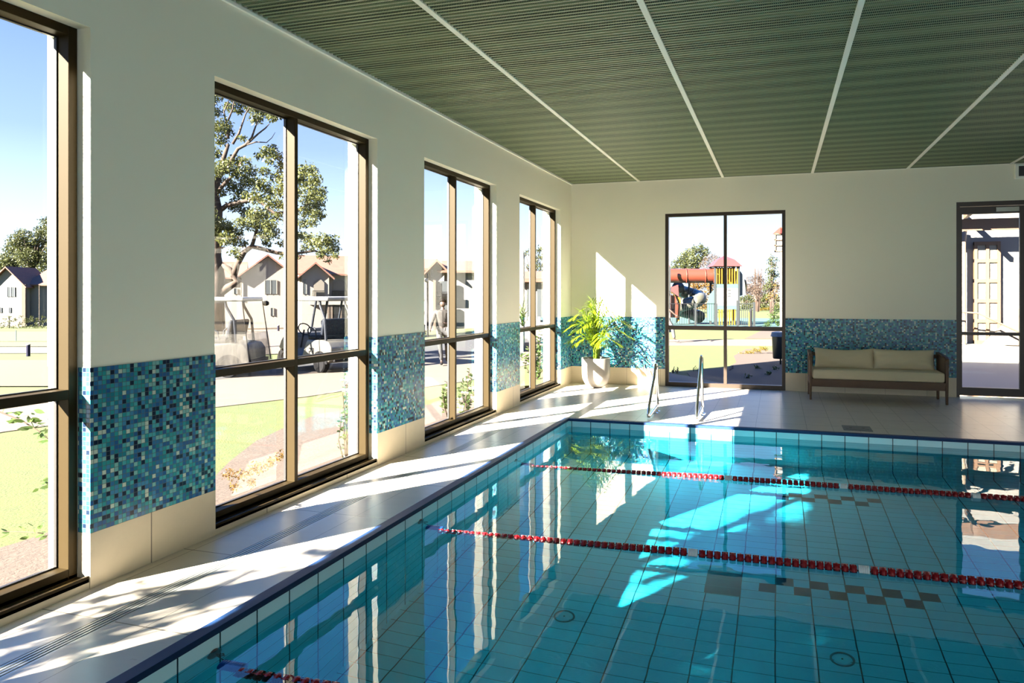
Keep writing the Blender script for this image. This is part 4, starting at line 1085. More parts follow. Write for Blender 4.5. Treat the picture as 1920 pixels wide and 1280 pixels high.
twig('upper leafy branch crossing the lower pane of the nearest window', [(-60, 755), (0, 772), (40, 788), (70, 806), (90, 822), (105, 830)], 4.2, [(12, 772), (28, 775), (30, 790), (44, 780), (52, 792), (60, 785), (62, 800), (70, 795), (74, 812), (80, 805), (84, 790), (84, 815), (88, 826), (66, 772), (98, 830)], 1, 0.06)
twig('middle leafy branch crossing the lower pane of the nearest window', [(175, 1142), (150, 1000), (100, 900), (80, 908)], 4.2, [(84, 905), (74, 912), (78, 902), (95, 900)], 2)
twig('lowest leafy branch crossing the lower pane of the nearest window', [(120, 1142), (112, 1060), (90, 1000), (50, 997), (5, 996)], 4.2, [(88, 1000), (64, 990), (50, 1003), (36, 984), (14, 1000), (76, 985)], 3)
# strappy plant by the low house
root = thing('cordyline', 'spiky green strap leaved plant against the tall white side wall', 'plant', at(980, 612, 22)); bm = bmesh.new(); rnd = random.Random(9)
for k in range(60):
    a = rnd.uniform(0, 6.28); el = rnd.uniform(0.3, 1.4); h0 = rnd.uniform(0, 0.5); L_ = rnd.uniform(0.4, 0.8)
    d = Vector((math.cos(a) * math.cos(el), math.sin(a) * math.cos(el), math.sin(el))); w = d.cross(Vector((0, 0, 1))).normalized() * 0.025; p0 = Vector((0, 0, h0)); prev = None; q = p0; dd = d.copy()
    for j in range(5):
        ww = w * (1 - j / 4.0) + w * 0.1; v1 = bm.verts.new(q + ww); v2 = bm.verts.new(q - ww)
        if prev: bm.faces.new((prev[0], v1, v2, prev[1]))
        prev = (v1, v2); dd = (dd + Vector((0, 0, -0.18))).normalized(); q = q + dd * L_ / 4
link('leaves', bm, M['shrub'], root)
# young street tree left of the near windows: its crown dapples the deck
def shade_tree():
    rnd = random.Random(17); base = Vector((-2.2, -1.6, -0.3)); limbs = [([base, base + Vector((0.05, 0.05, 1.4)), base + Vector((0.1, 0.2, 2.6))], [0.05, 0.04, 0.02])]; cl = []
    for k in range(26):
        p = base + Vector((rnd.uniform(-0.4, 0.6), rnd.uniform(-0.7, 0.85), rnd.uniform(2.30, 3.75))); cl.append((p.x, p.y, p.z, rnd.uniform(0.14, 0.26))); limbs.append(([base + Vector((0.1, 0.15, 2.0)), p], [0.014, 0.004]))
    tree('young_tree', 'young leafy tree standing outside left of the nearest window, throwing dappled shade', 'tree', base, limbs, cl, M['shrub'], 0.10, 560, 19, droop=0.1)
    base = Vector((-3.3, -5.5, -0.3)); limbs = [([base, base + Vector((0.05, 0.05, 1.6)), base + Vector((0.1, 0.0, 4.2))], [0.14, 0.11, 0.04])]; cl = []
    for k in range(90):
        p = base + Vector((rnd.uniform(-1.0, 1.0), rnd.uniform(-2.9, 2.0), rnd.uniform(1.6, 6.9))); cl.append((p.x, p.y, p.z, rnd.uniform(0.45, 0.75))); limbs.append(([base + Vector((0.05, 0, 2.2)), p], [0.03, 0.008]))
    tree('evergreen_tree', 'dense evergreen tree outside, left of the nearest window and out past the young tree', 'tree', base, limbs, cl, M['shrub'], 0.20, 700, 20, droop=0.1)
shade_tree()
# hedge plants at the foot of the first house
for k in range(9):
    x = 6 + k * 10.5
    bush('dark clipped shrub by the gabled house, %s of nine from the left' % ('first', 'second', 'third', 'fourth', 'fifth', 'sixth', 'seventh', 'eighth', 'last')[k], 'shrub', x, 617, 78, [(x, 606 - (k % 3) * 3, 4.2), (x + 1, 598 - (k % 2) * 4, 3.2), (x - 1, 612, 4)], M['gum_far'], 0.14, 420, 70 + k)

# ---------------------------------------------------------------- bollards, stake, lamp post, bin
def bollard(px, py, label, h=0.62):
    p = gp(px, py); root = thing('bollard', label, 'bollard', p, group='dark bollards')
    bm = bmesh.new(); lathe(bm, [(0.085, 0), (0.085, h - 0.06)], 16); link('post', bm, plain('bollard_paint', (0.008, 0.008, 0.02), 0.8, spec=0.1), root, 'auto')
    bm = bmesh.new(); lathe(bm, [(0.095, h - 0.0599), (0.095, h - 0.02), (0.06, h)], 16); link('cap', bm, M['wallwhite'], root, 'auto')
bollard(53, 668, 'short dark bollard with a pale cap on the grass in the nearest window')
bollard(522, 626, 'slim dark bollard against the cream house behind the carts', 0.75)
p = gp(30, 640); root = thing('stake', 'thin green stake on the putting green', 'stake', p); bm = bmesh.new(); tube(bm, [(0, 0, 0), (0, 0, 0.9)], 0.03, 8); link('rod', bm, plain('stake_green', (0.02, 0.08, 0.05), 0.6), root)
p = at(802, 606, 34); p.z = zL(p.x); root = thing('street_lamp', 'dark slim lamp post behind the walking man', 'lamp post', p)
bm = bmesh.new(); tube(bm, [(0, 0, 0), (0, 0, 3.1)], 0.05, 8); link('pole', bm, M['far_dark'], root)
bm = bmesh.new(); lathe(bm, [(0.04, 0), (0.10, 0.06), (0.08, 0.16), (0.02, 0.2)], 12, (0.0, -0.12, 2.65)); link('lamp_head', bm, M['wallwhite'], root)

def bin_():
    p = at(1461, 672, 16.5); root = thing('litter_bin', 'dark green litter bin on a post at the right edge of the end window', 'bin', (p.x, p.y, ZB + 0.012))
    z0 = p.z - root.location.z; bm = bmesh.new(); lathe(bm, [(0.13, z0), (0.145, z0 + 0.02), (0.165, z0 + 0.52)], 20); link('drum', bm, plain('bin_green', (0.006, 0.011, 0.012), 0.45), root, 'auto')
    bm = bmesh.new(); lathe(bm, [(0.20, z0 + 0.521), (0.17, z0 + 0.62), (0.05, z0 + 0.64)], 20); link('lid', bm, plain('bin_lid', (0.10, 0.11, 0.12), 0.4), root, 'auto')
    bm = bmesh.new(); tube(bm, [(0.03, 0.02, 0), (0.03, 0.02, z0)], 0.02, 8); link('post', bm, M['far_dark'], root)
bin_()

# ---------------------------------------------------------------- golf carts
M['cart_body'] = plain('cart_cream', (0.0527, 0.0508, 0.0471), 0.35)
M['cart_roof'] = plain('cart_roof', (0.0744, 0.0744, 0.0775), 0.4)
M['cart_seat'] = plain('cart_vinyl', (0.006, 0.008, 0.014), 0.6, spec=0.15)
M['tyre'] = plain('tyre', (0.006, 0.006, 0.007), 0.9, spec=0.08)
M['hub'] = plain('wheel_hub', (0.16, 0.16, 0.17), 0.35, metal=0.3)
M['post'] = plain('cart_post', (0.008, 0.010, 0.016), 0.6, spec=0.15)
def plastic_mat():
    m = bpy.data.materials.new('clear_curtain'); m.use_nodes = True; t = m.node_tree; t.nodes.clear()
    o = N(t, 'ShaderNodeOutputMaterial'); mx = N(t, 'ShaderNodeMixShader'); tr = N(t, 'ShaderNodeBsdfTransparent'); d = N(t, 'ShaderNodeBsdfPrincipled'); d.inputs['Roughness'].default_value = 0.15; d.inputs['Base Color'].default_value = (0.07, 0.065, 0.06, 1)
    nz = N(t, 'ShaderNodeTexNoise'); nz.inputs['Scale'].default_value = 2.5; nz.inputs['Distortion'].default_value = 2.0
    tcn = N(t, 'ShaderNodeTexCoord'); mp = N(t, 'ShaderNodeMapping'); mp.inputs['Scale'].default_value = (3, 3, 0.6); t.links.new(tcn.outputs['Object'], mp.inputs[0]); t.links.new(mp.outputs[0], nz.inputs['Vector'])
    sz = N(t, 'ShaderNodeSeparateXYZ'); t.links.new(tcn.outputs['Object'], sz.inputs[0])
    lo = math_(t, 'MULTIPLY_ADD', math_(t, 'LESS_THAN', sz.outputs[2], 1.0), 0.75, 0.12)
    t.links.new(math_(t, 'MULTIPLY', nz.outputs[0], lo), mx.inputs[0]); t.links.new(tr.outputs[0], mx.inputs[1]); t.links.new(d.outputs[0], mx.inputs[2]); t.links.new(mx.outputs[0], o.inputs[0])
    return m
M['curtain'] = plastic_mat()

def cart(label, loc, rz, roof=True, curtain=False, number=None, bag=False, number_left=True):
    """golf cart, nose towards +x, width along y"""
    root = thing('golf_cart', label, 'golf cart', loc, rz, 'golf carts parked outside')
    bm = bmesh.new()
    side = [(-1.12, 0.34), (-1.12, 0.62), (-1.02, 0.76), (-0.75, 0.80), (-0.15, 0.78), (-0.08, 0.62), (0.02, 0.34), (0.55, 0.34), (0.64, 0.52), (0.70, 0.90), (0.78, 0.93), (0.95, 0.72), (1.10, 0.50), (1.12, 0.32), (0.98, 0.24), (-0.95, 0.24)]
    prism(bm, [(x, -0.56, z) for x, z in side], (0, 1.12, 0)); bevel(bm, 0.03, 3); link('body', bm, M['cart_body'], root, 'auto')
    for sx_ in (-0.70, 0.80):
        bm = bmesh.new()
        for sy in (-1, 1):
            pr = [(sx_ + 0.30 * math.cos(R(a)), sy * 0.565, 0.23 + 0.30 * math.sin(R(a))) for a in range(0, 181, 15)]; prism(bm, pr, (0, sy * 0.02, 0))
        link('wheel_arch', bm, M['tyre'], root)
    for sx_ in (-0.70, 0.80):
        for sy in (-1, 1):
            bm = bmesh.new(); lathe(bm, [(0.11, -0.09), (0.20, -0.09), (0.225, -0.06), (0.225, 0.06), (0.20, 0.09), (0.11, 0.09)], 24, (sx_, sy * 0.52, 0.225), 'Y'); w = link('wheel', bm, M['tyre'], root, 'auto')
            bm = bmesh.new(); lathe(bm, [(0.02, 0.04), (0.105, 0.05), (0.108, 0.085), (0.09, 0.07), (0.03, 0.075)] if sy > 0 else [(0.02, -0.04), (0.105, -0.05), (0.108, -0.085), (0.09, -0.07), (0.03, -0.075)], 20, (sx_, sy * 0.52, 0.225), 'Y'); link('hub', bm, M['hub'], w, 'auto')
    bm = bmesh.new(); box(bm, -0.62, -0.10, -0.5, 0.5, 0.79, 0.90); bevel(bm, 0.04, 3); link('seat', bm, M['cart_seat'], root, 'auto')
    bm = bmesh.new(); obox(bm, Vector((-0.68, 0, 1.10)), 0.10, 1.0, 0.42, Matrix.Rotation(R(-12), 3, 'Y')); bevel(bm, 0.04, 3); link('backrest', bm, M['cart_seat'], root, 'auto')
    bm = bmesh.new()
    for sy in (-1, 1): tube(bm, [(-0.45, sy * 0.5, 0.88), (-0.45, sy * 0.52, 1.04), (-0.40, sy * 0.52, 1.08), (-0.20, sy * 0.52, 1.08), (-0.14, sy * 0.52, 1.02), (-0.14, sy * 0.5, 0.86)], 0.018, 8)
    link('armrest', bm, M['post'], root)
    st = bmesh.new(); tube(st, [(0.52, 0.28, 0.55), (0.38, 0.28, 1.0)], 0.02, 8); sw = link('steering_column', st, M['post'], root)
    bm = bmesh.new(); pts = [(0.36 + 0.08 * math.cos(R(a)), 0.28 + 0.17 * math.sin(R(a)), 1.02 + 0.14 * math.cos(R(a))) for a in range(0, 361, 20)]; tube(bm, pts, 0.015, 8, cap=False); link('steering_wheel', bm, M['post'], sw)
    for sy in (-1, 1):
        bm = bmesh.new(); tube(bm, [(0.72, sy * 0.5, 0.88), (0.64, sy * 0.5, 1.25), (0.52, sy * 0.5, 1.74)], 0.032, 8); link('front_post', bm, M['post'], root)
        bm = bmesh.new(); tube(bm, [(-0.85, sy * 0.5, 0.76), (-0.80, sy * 0.5, 1.30), (-0.62, sy * 0.5, 1.62), (-0.60, sy * 0.5, 1.74)], 0.032, 8); link('rear_post', bm, M['post'], root)
    bm = bmesh.new(); box(bm, -1.04, 0.80, -0.60, 0.60, 1.735, 1.835); bevel(bm, 0.035, 3); link('canopy', bm, M['cart_roof'], root, 'auto')
    bm = bmesh.new(); box(bm, -1.20, -1.13, -0.5, 0.5, 0.30, 0.40); link('bumper', bm, M['tyre'], root)
    if curtain:
        bm = bmesh.new()
        for sy in (-1, 1):
            v = [bm.verts.new(p) for p in ((-1.02, sy * 0.6, 1.74), (0.74, sy * 0.6, 1.74), (1.0, sy * 0.66, 0.30), (-1.2, sy * 0.66, 0.30))]; bm.faces.new(v)
        v = [bm.verts.new(p) for p in ((-1.03, -0.6, 1.74), (-1.03, 0.6, 1.74), (-1.25, 0.66, 0.30), (-1.25, -0.66, 0.30))]; bm.faces.new(v)
        cu = link('rain_curtain', bm, M['curtain'], root); cu['label'] = 'clear plastic rain curtain'
        bm = bmesh.new()
        for sy in (-1, 1):
            for x0, x1 in ((-1.02, -1.2), (0.74, 1.0), (-0.1, -0.05)): tube(bm, [(x0, sy * 0.602, 1.74), (x1, sy * 0.662, 0.32 if x0 != -0.1 else 1.0)], 0.014, 6)
        link('curtain_edge', bm, M['tyre'], cu)
        bm = bmesh.new(); lathe(bm, [(0.03, -0.06), (0.075, -0.03), (0.075, 0.03), (0.03, 0.06)], 12, (-1.12, -0.55, 1.68)); link('rear_lamp', bm, M['tyre'], root)
    if number:   # number decal, flat bars shaped as seven-segment digits
        bm = bmesh.new(); SEG = {'2': 'abged', '3': 'abgcd'}; yy = 0.566 if number_left else -0.566
        for k, dch in enumerate(number):
            for sg in SEG[dch]:
                x0, z0, x1, z1 = dict(a=(0, .15, .08, .17), g=(0, .075, .08, .095), d=(0, 0, .08, .02), b=(.06, .085, .08, .17), c=(.06, 0, .08, .085), f=(0, .085, .02, .17), e=(0, 0, .02, .085))[sg]
                fx_ = (lambda v: -0.25 - k * 0.11 - v) if number_left else (lambda v: -0.36 + k * 0.11 + v)
                a_1, b_1 = sorted((fx_(x0), fx_(x1))); box(bm, a_1, b_1, yy - 0.003, yy + 0.003, 0.42 + z0, 0.42 + z1)
        link('number_decal', bm, M['tyre'], root)
    if bag:
        bm = bmesh.new(); lathe(bm, [(0.10, 0.0), (0.13, 0.15), (0.12, 0.55), (0.10, 0.6)], 14, (-1.0, 0.2, 0.80)); bg_ = link('bag_holder', bm, M['cart_seat'], root)
    return root

def ang_between(p, q): return math.atan2(q.y - p.y, q.x - p.x)
# cart 1: side on with rain curtain; tail to the right
r1 = gp(440, 704); 
v_ = Vector((math.cos(R(YAW)), math.sin(R(YAW)), 0))
cart('cream golf cart with a clear rain curtain, leftmost of the carts', (r1.x - v_.x * 0.62, r1.y - v_.y * 0.62, r1.z), R(180 + YAW + 3), curtain=True)
rp_ = gp(603, 699); fp_ = rp_ + (Vector((gp(520, 690).x, gp(520, 690).y, rp_.z)) - rp_).normalized() * 1.5; a_ = ang_between(rp_, fp_)
ct = rp_ + (fp_ - rp_).normalized() * 0.70
off = Vector((-math.sin(a_), math.cos(a_), 0)) * -0.52
cart('cream golf cart numbered 23 behind the window mullion', (ct.x + off.x, ct.y + off.y, rp_.z), a_, number='23')
p3 = at(642, 0, 20.6); p3.z = -0.30
cart('golf cart with a blue bag on its seat at the right of the group', (p3.x, p3.y, p3.z), a_ + R(8), bag=True)
# blue bag lying on the third cart's seat
q = Matrix.Rotation(a_ + R(8), 3, 'Z') @ Vector((-0.35, 0.25, 0.905)) + p3
bm = bmesh.new(); bmesh.ops.create_uvsphere(bm, u_segments=16, v_segments=10, radius=0.5)
for v in bm.verts: v.co = Vector((v.co.x * 0.42, v.co.y * 0.34, v.co.z * 0.30 + 0.15)) + Vector((1, 1, 1)) * noise.noise(v.co * 4) * 0.03
bo = link('bag', bm, plain('blue_nylon', (0.01, 0.04, 0.30), 0.6), None, True, q); tag(bo, 'crumpled blue bag on the seat of the rightmost golf cart', 'bag')

# ---------------------------------------------------------------- people
def skin_obj(name, chains, mat, parent, lv=1):
    """chains: list of lists of (point, radius[, radius2]); points shared by rounding are merged"""
    me = bpy.data.meshes.new(name); V = []; Ed = []; Rr = []; idx = {}
    for ch in chains:
        prev = None
        for it in ch:
            p = tuple(round(c, 4) for c in it[0]); r = (it[1], it[2] if len(it) > 2 else it[1])
            if p not in idx: idx[p] = len(V); V.append(p); Rr.append(r)
            k = idx[p]
            if prev is not None and prev != k: Ed.append((prev, k))
            prev = k
    me.from_pydata(V, Ed, []); o = bpy.data.objects.new(name, me); COL.objects.link(o); me.materials.append(mat); o.parent = parent
    m = o.modifiers.new('skin', 'SKIN'); m.use_smooth_shade = True
    for i, r in enumerate(Rr): me.skin_vertices[0].data[i].radius = r
    me.skin_vertices[0].data[0].use_root = True
    s = o.modifiers.new('sub', 'SUBSURF'); s.levels = lv; s.render_levels = lv
    return o
M['skin'] = plain('skin_tone', (0.028, 0.014, 0.009), 0.55)
M['hair'] = plain('dark_hair', (0.004, 0.003, 0.003), 0.9, spec=0.05)
def person(label, loc, rz, top, trousers, shoes, pose, group=None, longsleeve=True):
    """standing height 1.78, facing local -y; pose = joint dict"""
    root = thing('person', label, 'person', loc, rz); J = pose
    pelvis, chest, neck, head = J['pelvis'], J['chest'], J['neck'], J['head']
    V = Vector
    def mid(a, b, t=0.5): return tuple(V(a).lerp(V(b), t))
    ch = [[(pelvis, 0.125, 0.10), (mid(pelvis, chest, 0.5), 0.115, 0.09), (chest, 0.145, 0.105), (mid(chest, neck, 0.75), 0.085, 0.08), (neck, 0.056), (mid(neck, head, 0.45), 0.052), (head, 0.082, 0.098), (tuple(V(head) + V((0, 0, 0.08))), 0.066, 0.080)]]
    fwd = V(J.get('look', (0, -1, 0))).normalized()
    ch.append([(head, 0.078, 0.095), (tuple(V(head) + fwd * 0.088 + V((0, 0, -0.02))), 0.014)])          # nose
    ch.append([(head, 0.082, 0.098), (tuple(V(mid(neck, head, 0.55)) + fwd * 0.050), 0.045)])  # chin and mouth
    sd = fwd.cross(V((0, 0, 1)))
    for s in (-1, 1): ch.append([(head, 0.078, 0.095), (tuple(V(head) + sd * s * 0.082 + V((0, 0, -0.01))), 0.016)])
    up_ = []; 
    for s in 'LR':
        sh, el, wr, hd = J['sh' + s], J['el' + s], J['wr' + s], J['hd' + s]
        ch.append([(chest, 0.145, 0.105), (sh, 0.062), (mid(sh, el), 0.046), (el, 0.038), (mid(el, wr), 0.036), (wr, 0.025), (hd, 0.032, 0.018)])
        d = (V(hd) - V(wr)).normalized(); w = d.cross(V((1, 0, 0.2))).normalized() if abs(d.x) < 0.9 else d.cross(V((0, 0, 1))).normalized(); cv = w.cross(d)
        for k, ln in enumerate((0.062, 0.072, 0.068, 0.052)):
            b_ = V(hd) + w * (0.021 - 0.014 * k) + d * 0.02
            ch.append([(hd, 0.032, 0.018), (tuple(b_ + d * ln * 0.5), 0.0085), (tuple(b_ + d * ln + cv * 0.02), 0.0075)])
        ch.append([(hd, 0.032, 0.018), (tuple(V(hd) + w * 0.04 + d * 0.005), 0.010), (tuple(V(hd) + w * 0.052 + d * 0.032 + cv * 0.01), 0.0085)])
        hp_, kn, an, toe = J['hp' + s], J['kn' + s], J['an' + s], J['toe' + s]
        ch.append([(pelvis, 0.125, 0.10), (hp_, 0.085), (mid(hp_, kn), 0.070), (kn, 0.052), (mid(kn, an, 0.35), 0.052), (an, 0.034), (toe, 0.03)])
    body = skin_obj('body', ch, M['skin'], root)
    jk = [[(tuple(V(pelvis) + V((0, 0, 0.02))), 0.155, 0.125), (mid(pelvis, chest, 0.5), 0.145, 0.115), (chest, 0.170, 0.125), (mid(chest, neck, 0.72), 0.105, 0.09), (mid(chest, neck, 0.95), 0.068)]]
    for s in 'LR':
        sh, el, wr = J['sh' + s], J['el' + s], J['wr' + s]; e2 = mid(el, wr, 0.88) if longsleeve else mid(sh, el, 0.7)
        c = [(chest, 0.170, 0.125), (sh, 0.082), (mid(sh, el), 0.064)] + ([(el, 0.054), (mid(el, wr), 0.048), (e2, 0.038)] if longsleeve else [(e2, 0.06)])
        jk.append(c)
    skin_obj('jacket' if longsleeve else 'shirt', jk, top, root)
    tr_ = []
    for s in 'LR':
        hp_, kn, an = J['hp' + s], J['kn' + s], J['an' + s]
        tr_.append([(tuple(V(pelvis) + V((0, 0, -0.02))), 0.145, 0.118), (hp_, 0.105), (mid(hp_, kn), 0.088), (kn, 0.068), (mid(kn, an, 0.4), 0.064), (mid(kn, an, 0.93), 0.055)])
    skin_obj('trousers', tr_, trousers, root)
    for s in 'LR':
        an, toe = J['an' + s], J['toe' + s]; hl = tuple(V(an) + (V(an) - V(toe)).normalized() * 0.05 + V((0, 0, -0.03)))
        skin_obj('shoe', [[(hl, 0.040), (tuple(V(an) + V((0, 0, -0.03))), 0.046), (mid(an, toe, 0.75), 0.044, 0.036), (toe, 0.036, 0.028)]], shoes, root)
    bm = bmesh.new(); bmesh.ops.create_uvsphere(bm, u_segments=20, v_segments=14, radius=1.0)
    for v in list(bm.verts):
        if v.co.z < -0.15 and v.co.dot(fwd) > -0.35: bm.verts.remove(v)
        elif v.co.z < 0.42 and v.co.dot(fwd) > 0.45: bm.verts.remove(v)
    for v in bm.verts: v.co = V(head) + V((0, 0, 0.035)) + V((v.co.x * 0.098, v.co.y * 0.114, v.co.z * 0.118)) - fwd * 0.012
    link('hair', bm, M['hair'], root, True)
    for s in (-1, 1):   # eyes
        bm = bmesh.new(); bmesh.ops.create_uvsphere(bm, u_segments=8, v_segments=6, radius=0.007, matrix=Matrix.Translation(V(head) + fwd * 0.083 + sd * s * 0.03 + V((0, 0, 0.008)))); link('eye', bm, M['hair'], body)
    return root
WALK = dict(pelvis=(0, 0, 0.93), chest=(0.0, -0.03, 1.30), neck=(0, -0.04, 1.50), head=(0, -0.06, 1.625), look=(0.15, -1, -0.05),
            shR=(-0.19, -0.02, 1.41), elR=(-0.29, -0.10, 1.14), wrR=(-0.33, -0.30, 0.96), hdR=(-0.34, -0.36, 0.91),
            shL=(0.19, -0.03, 1.41), elL=(0.27, 0.02, 1.14), wrL=(0.10, -0.20, 1.10), hdL=(0.04, -0.24, 1.11),
            hpR=(-0.09, 0, 0.90), knR=(-0.08, -0.22, 0.52), anR=(-0.04, -0.30, 0.10), toeR=(-0.05, -0.46, 0.045),
            hpL=(0.09, 0, 0.90), knL=(0.12, -0.02, 0.50), anL=(0.13, 0.34, 0.20), toeL=(0.13, 0.26, 0.06))
pm = gp(830, 684)
man = person('man in a grey zip jacket and pale trousers walking past the third window', (pm.x, pm.y, -0.288), R(YAW + 12), plain('grey_jacket', (0.013, 0.011, 0.011), 0.85, var=0.12, scale=6), plain('pale_grey_trousers', (0.018, 0.018, 0.021), 0.9, var=0.1, scale=6), M['tyre'], WALK)
bm = bmesh.new(); prism(bm, [(-0.006, -0.158, 0.95), (0.006, -0.158, 0.95), (0.006, -0.165, 1.44), (-0.006, -0.165, 1.44)], (0, -0.008, 0)); link('zip', bm, M['tyre'], man)
STAND = dict(WALK); STAND.update(shR=(-0.18, 0, 1.41), elR=(-0.24, 0.03, 1.13), wrR=(-0.25, -0.08, 0.90), hdR=(-0.25, -0.11, 0.82), elL=(0.25, 0.03, 1.13), wrL=(0.26, -0.06, 0.89), hdL=(0.26, -0.08, 0.81),
             knR=(-0.10, -0.04, 0.50), anR=(-0.10, 0.0, 0.09), toeR=(-0.10, -0.17, 0.04), knL=(0.11, -0.03, 0.50), anL=(0.11, 0.02, 0.09), toeL=(0.12, -0.15, 0.04))
p2 = gp(785, 676)
p_cap = person('person in dark clothes and a white cap at the left edge of the third window', (p2.x, p2.y, -0.288), R(YAW + 80), plain('dark_top', (0.0124, 0.0112, 0.0186), 0.85), plain('navy_trousers', (0.012, 0.014, 0.03), 0.85), M['tyre'], STAND)
bm = bmesh.new(); bmesh.ops.create_uvsphere(bm, u_segments=18, v_segments=10, radius=0.11)
for v in list(bm.verts):
    if v.co.z < -0.02: v.co.z = -0.02
cap = link('cap', bm, M['wallwhite'], p_cap, True); cap.location = (0, -0.065, 1.70)
p3_ = at(1248, 641, 23.9)
person('person in pale clothes stepping along the path, half hidden by the end window frame', (p3_.x, p3_.y, ZB + 0.02), R(100), plain('white_shirt', (0.165, 0.1575, 0.165), 0.85), plain('grey_slacks', (0.06, 0.06, 0.065), 0.85), plain('grey_shoes', (0.05, 0.05, 0.055), 0.7), WALK, longsleeve=False)

# ---------------------------------------------------------------- playground
M['pg_red'] = plain('red_plastic', (0.0825, 0.018, 0.0105), 0.35)
M['pg_maroon'] = plain('maroon_roof', (0.0825, 0.021, 0.021), 0.4)
M['pg_yellow'] = plain('yellow_plastic', (0.0975, 0.0525, 0.0037), 0.4)
M['pg_teal'] = plain('teal_panel', (0.0338, 0.0863, 0.0788), 0.5)
M['pg_grey'] = plain('grey_green_plastic', (0.06, 0.060, 0.048), 0.3)
M['pg_white'] = plain('cream_panel', (0.1125, 0.1087, 0.105), 0.5)
M['pg_post'] = plain('grey_post', (0.014, 0.0168, 0.0192), 0.5)
PD = 37.6
def pgp(x, y, dd=0): return at(x, y, PD + dd)
def playground():
    o = pgp(1363, 611); root = thing('play_tower', 'tall play tower with a red roof, yellow slats and teal bands', 'play tower', (o.x, o.y, ZB + 0.01), R(YAW))
    k = PD / FPX; X = lambda p: (p - 1363) * k; Z = lambda p: CH - (p - HYY) * k - root.location.z
    w = X(1385)
    for sx_ in (-1, 1):
        for y in (0, 1.2): bm = bmesh.new(); box(bm, sx_ * w - 0.05, sx_ * w + 0.05, y - 0.05, y + 0.05, 0, Z(499)); link('post', bm, M['pg_post'], root)
    bm = bmesh.new(); a = w + 0.16; zt = Z(499); zp = Z(478)
    v = [bm.verts.new(p) for p in ((-a, -0.2, zt), (a, -0.2, zt), (a, 1.4, zt), (-a, 1.4, zt))]; m1 = [bm.verts.new(p) for p in ((-a * .55, 0.1, zt + (zp - zt) * .62), (a * .55, 0.1, zt + (zp - zt) * .62), (a * .55, 1.1, zt + (zp - zt) * .62), (-a * .55, 1.1, zt + (zp - zt) * .62))]; t_ = bm.verts.new((0, 0.6, zp))
    bm.faces.new(v)
    for i in range(4): bm.faces.new((v[i], v[(i + 1) % 4], m1[(i + 1) % 4], m1[i])); bm.faces.new((m1[i], m1[(i + 1) % 4], t_))
    link('roof', bm, M['pg_maroon'], root)
    for z0, z1, y in ((499, 532, -0.02), (580, 611, -0.02)):
        bm = bmesh.new()
        for i in range(9): q = -w + 0.08 + i * (2 * w - 0.16) / 8; box(bm, q - 0.03, q + 0.03, y - 0.02, y + 0.02, Z(z1), Z(z0))
        link('slat_panel', bm, M['pg_yellow'], root)
    bm = bmesh.new(); box(bm, -w + 0.05, w - 0.05, 1.15, 1.18, Z(532), Z(500)); link('back_panel', bm, M['pg_yellow'], root)
    bm = bmesh.new(); box(bm, -w + 0.05, w - 0.05, -0.035, 0.0, Z(540), Z(532.5)); box(bm, -w + 0.05, w - 0.05, -0.035, 0.0, Z(579.5), Z(572.5)); link('teal_band', bm, M['pg_teal'], root)
    bm = bmesh.new(); box(bm, -w + 0.05, w - 0.05, -0.035, 0.0, Z(572.4), Z(540.1)); wp = link('white_panel', bm, M['pg_white'], root)
    bm = bmesh.new()
    for i in (-2, -1, 1, 2):
        for zz in (543, 549, 554): box(bm, i * 0.075 - 0.02, i * 0.075 + 0.02, -0.045, -0.0355, Z(zz + 2.2), Z(zz))
    link('peephole', bm, M['pg_post'], wp)
    bm = bmesh.new(); box(bm, -w + 0.05, w - 0.05, -0.02, 1.2, Z(575), Z(573)); link('platform', bm, M['pg_post'], root)
    # curved white hood and yellow disc on the right flank
    bm = bmesh.new(); pr = [(X(1386), 0.1, Z(555)), (X(1386), 0.1, Z(507))] + [(X(1386) + (X(1399) - X(1386)) * math.sin(R(q)), 0.1, Z(507) + (Z(552) - Z(507)) * (1 - math.cos(R(q)))) for q in range(15, 91, 15)]
    prism(bm, pr, (0, 0.8, 0)); link('slide_hood', bm, M['pg_white'], root)
    bm = bmesh.new(); lathe(bm, [(0.05, X(1398.5)), (0.33, X(1399.5)), (0.33, X(1401)), (0.18, X(1403.5)), (0.05, X(1404))], 20, (0, 0.5, Z(535)), 'X'); link('bubble_window', bm, M['pg_yellow'], root, True)
    # red crawl tube
    t = thing('tube_slide', 'red horizontal crawl tube bridging to the play tower', 'slide', (o.x, o.y, root.location.z), R(YAW))
    r = 13.6 * k; zc = Z(516.5)
    for x0, x1 in ((1240, 1289.6), (1290.2, 1325.4), (1326, 1341.5)):
        bm = bmesh.new(); lathe(bm, [(r + 0.03, X(x0)), (r, X(x0) + 0.03), (r, X(x1) - 0.03), (r + 0.03, X(x1)), (r - 0.03, X(x1)), (r - 0.03, X(x0))], 32, (0, 0.6, zc), 'X', closed=True); link('tube_section', bm, M['pg_red'], t, 'auto')
    # spiral slide
    s = thing('spiral_slide', 'grey green spiral tube slide under the red tube', 'slide', (o.x, o.y, root.location.z), R(YAW))
    def seg(pts, r0): bm = bmesh.new(); tube(bm, pts, r0, 18); link('slide_section', bm, M['pg_grey'], s, True)
    cx_, cy0 = X(1300), 1.3; R_ = 0.62; pts = []
    for i in range(41):
        u = i / 40; a = R(190 - 540 * u); pts.append((cx_ + R_ * math.cos(a), cy0 + R_ * math.sin(a) , Z(538) + (Z(596) - Z(538)) * u))
    for a, b in ((0, 10), (10, 20), (20, 30), (30, 40)): seg(pts[a:b + 1], 0.34)
    bm = bmesh.new(); tube(bm, [(cx_, cy0, 0), (cx_, cy0, Z(530))], 0.05, 10); link('centre_post', bm, M['pg_post'], s)
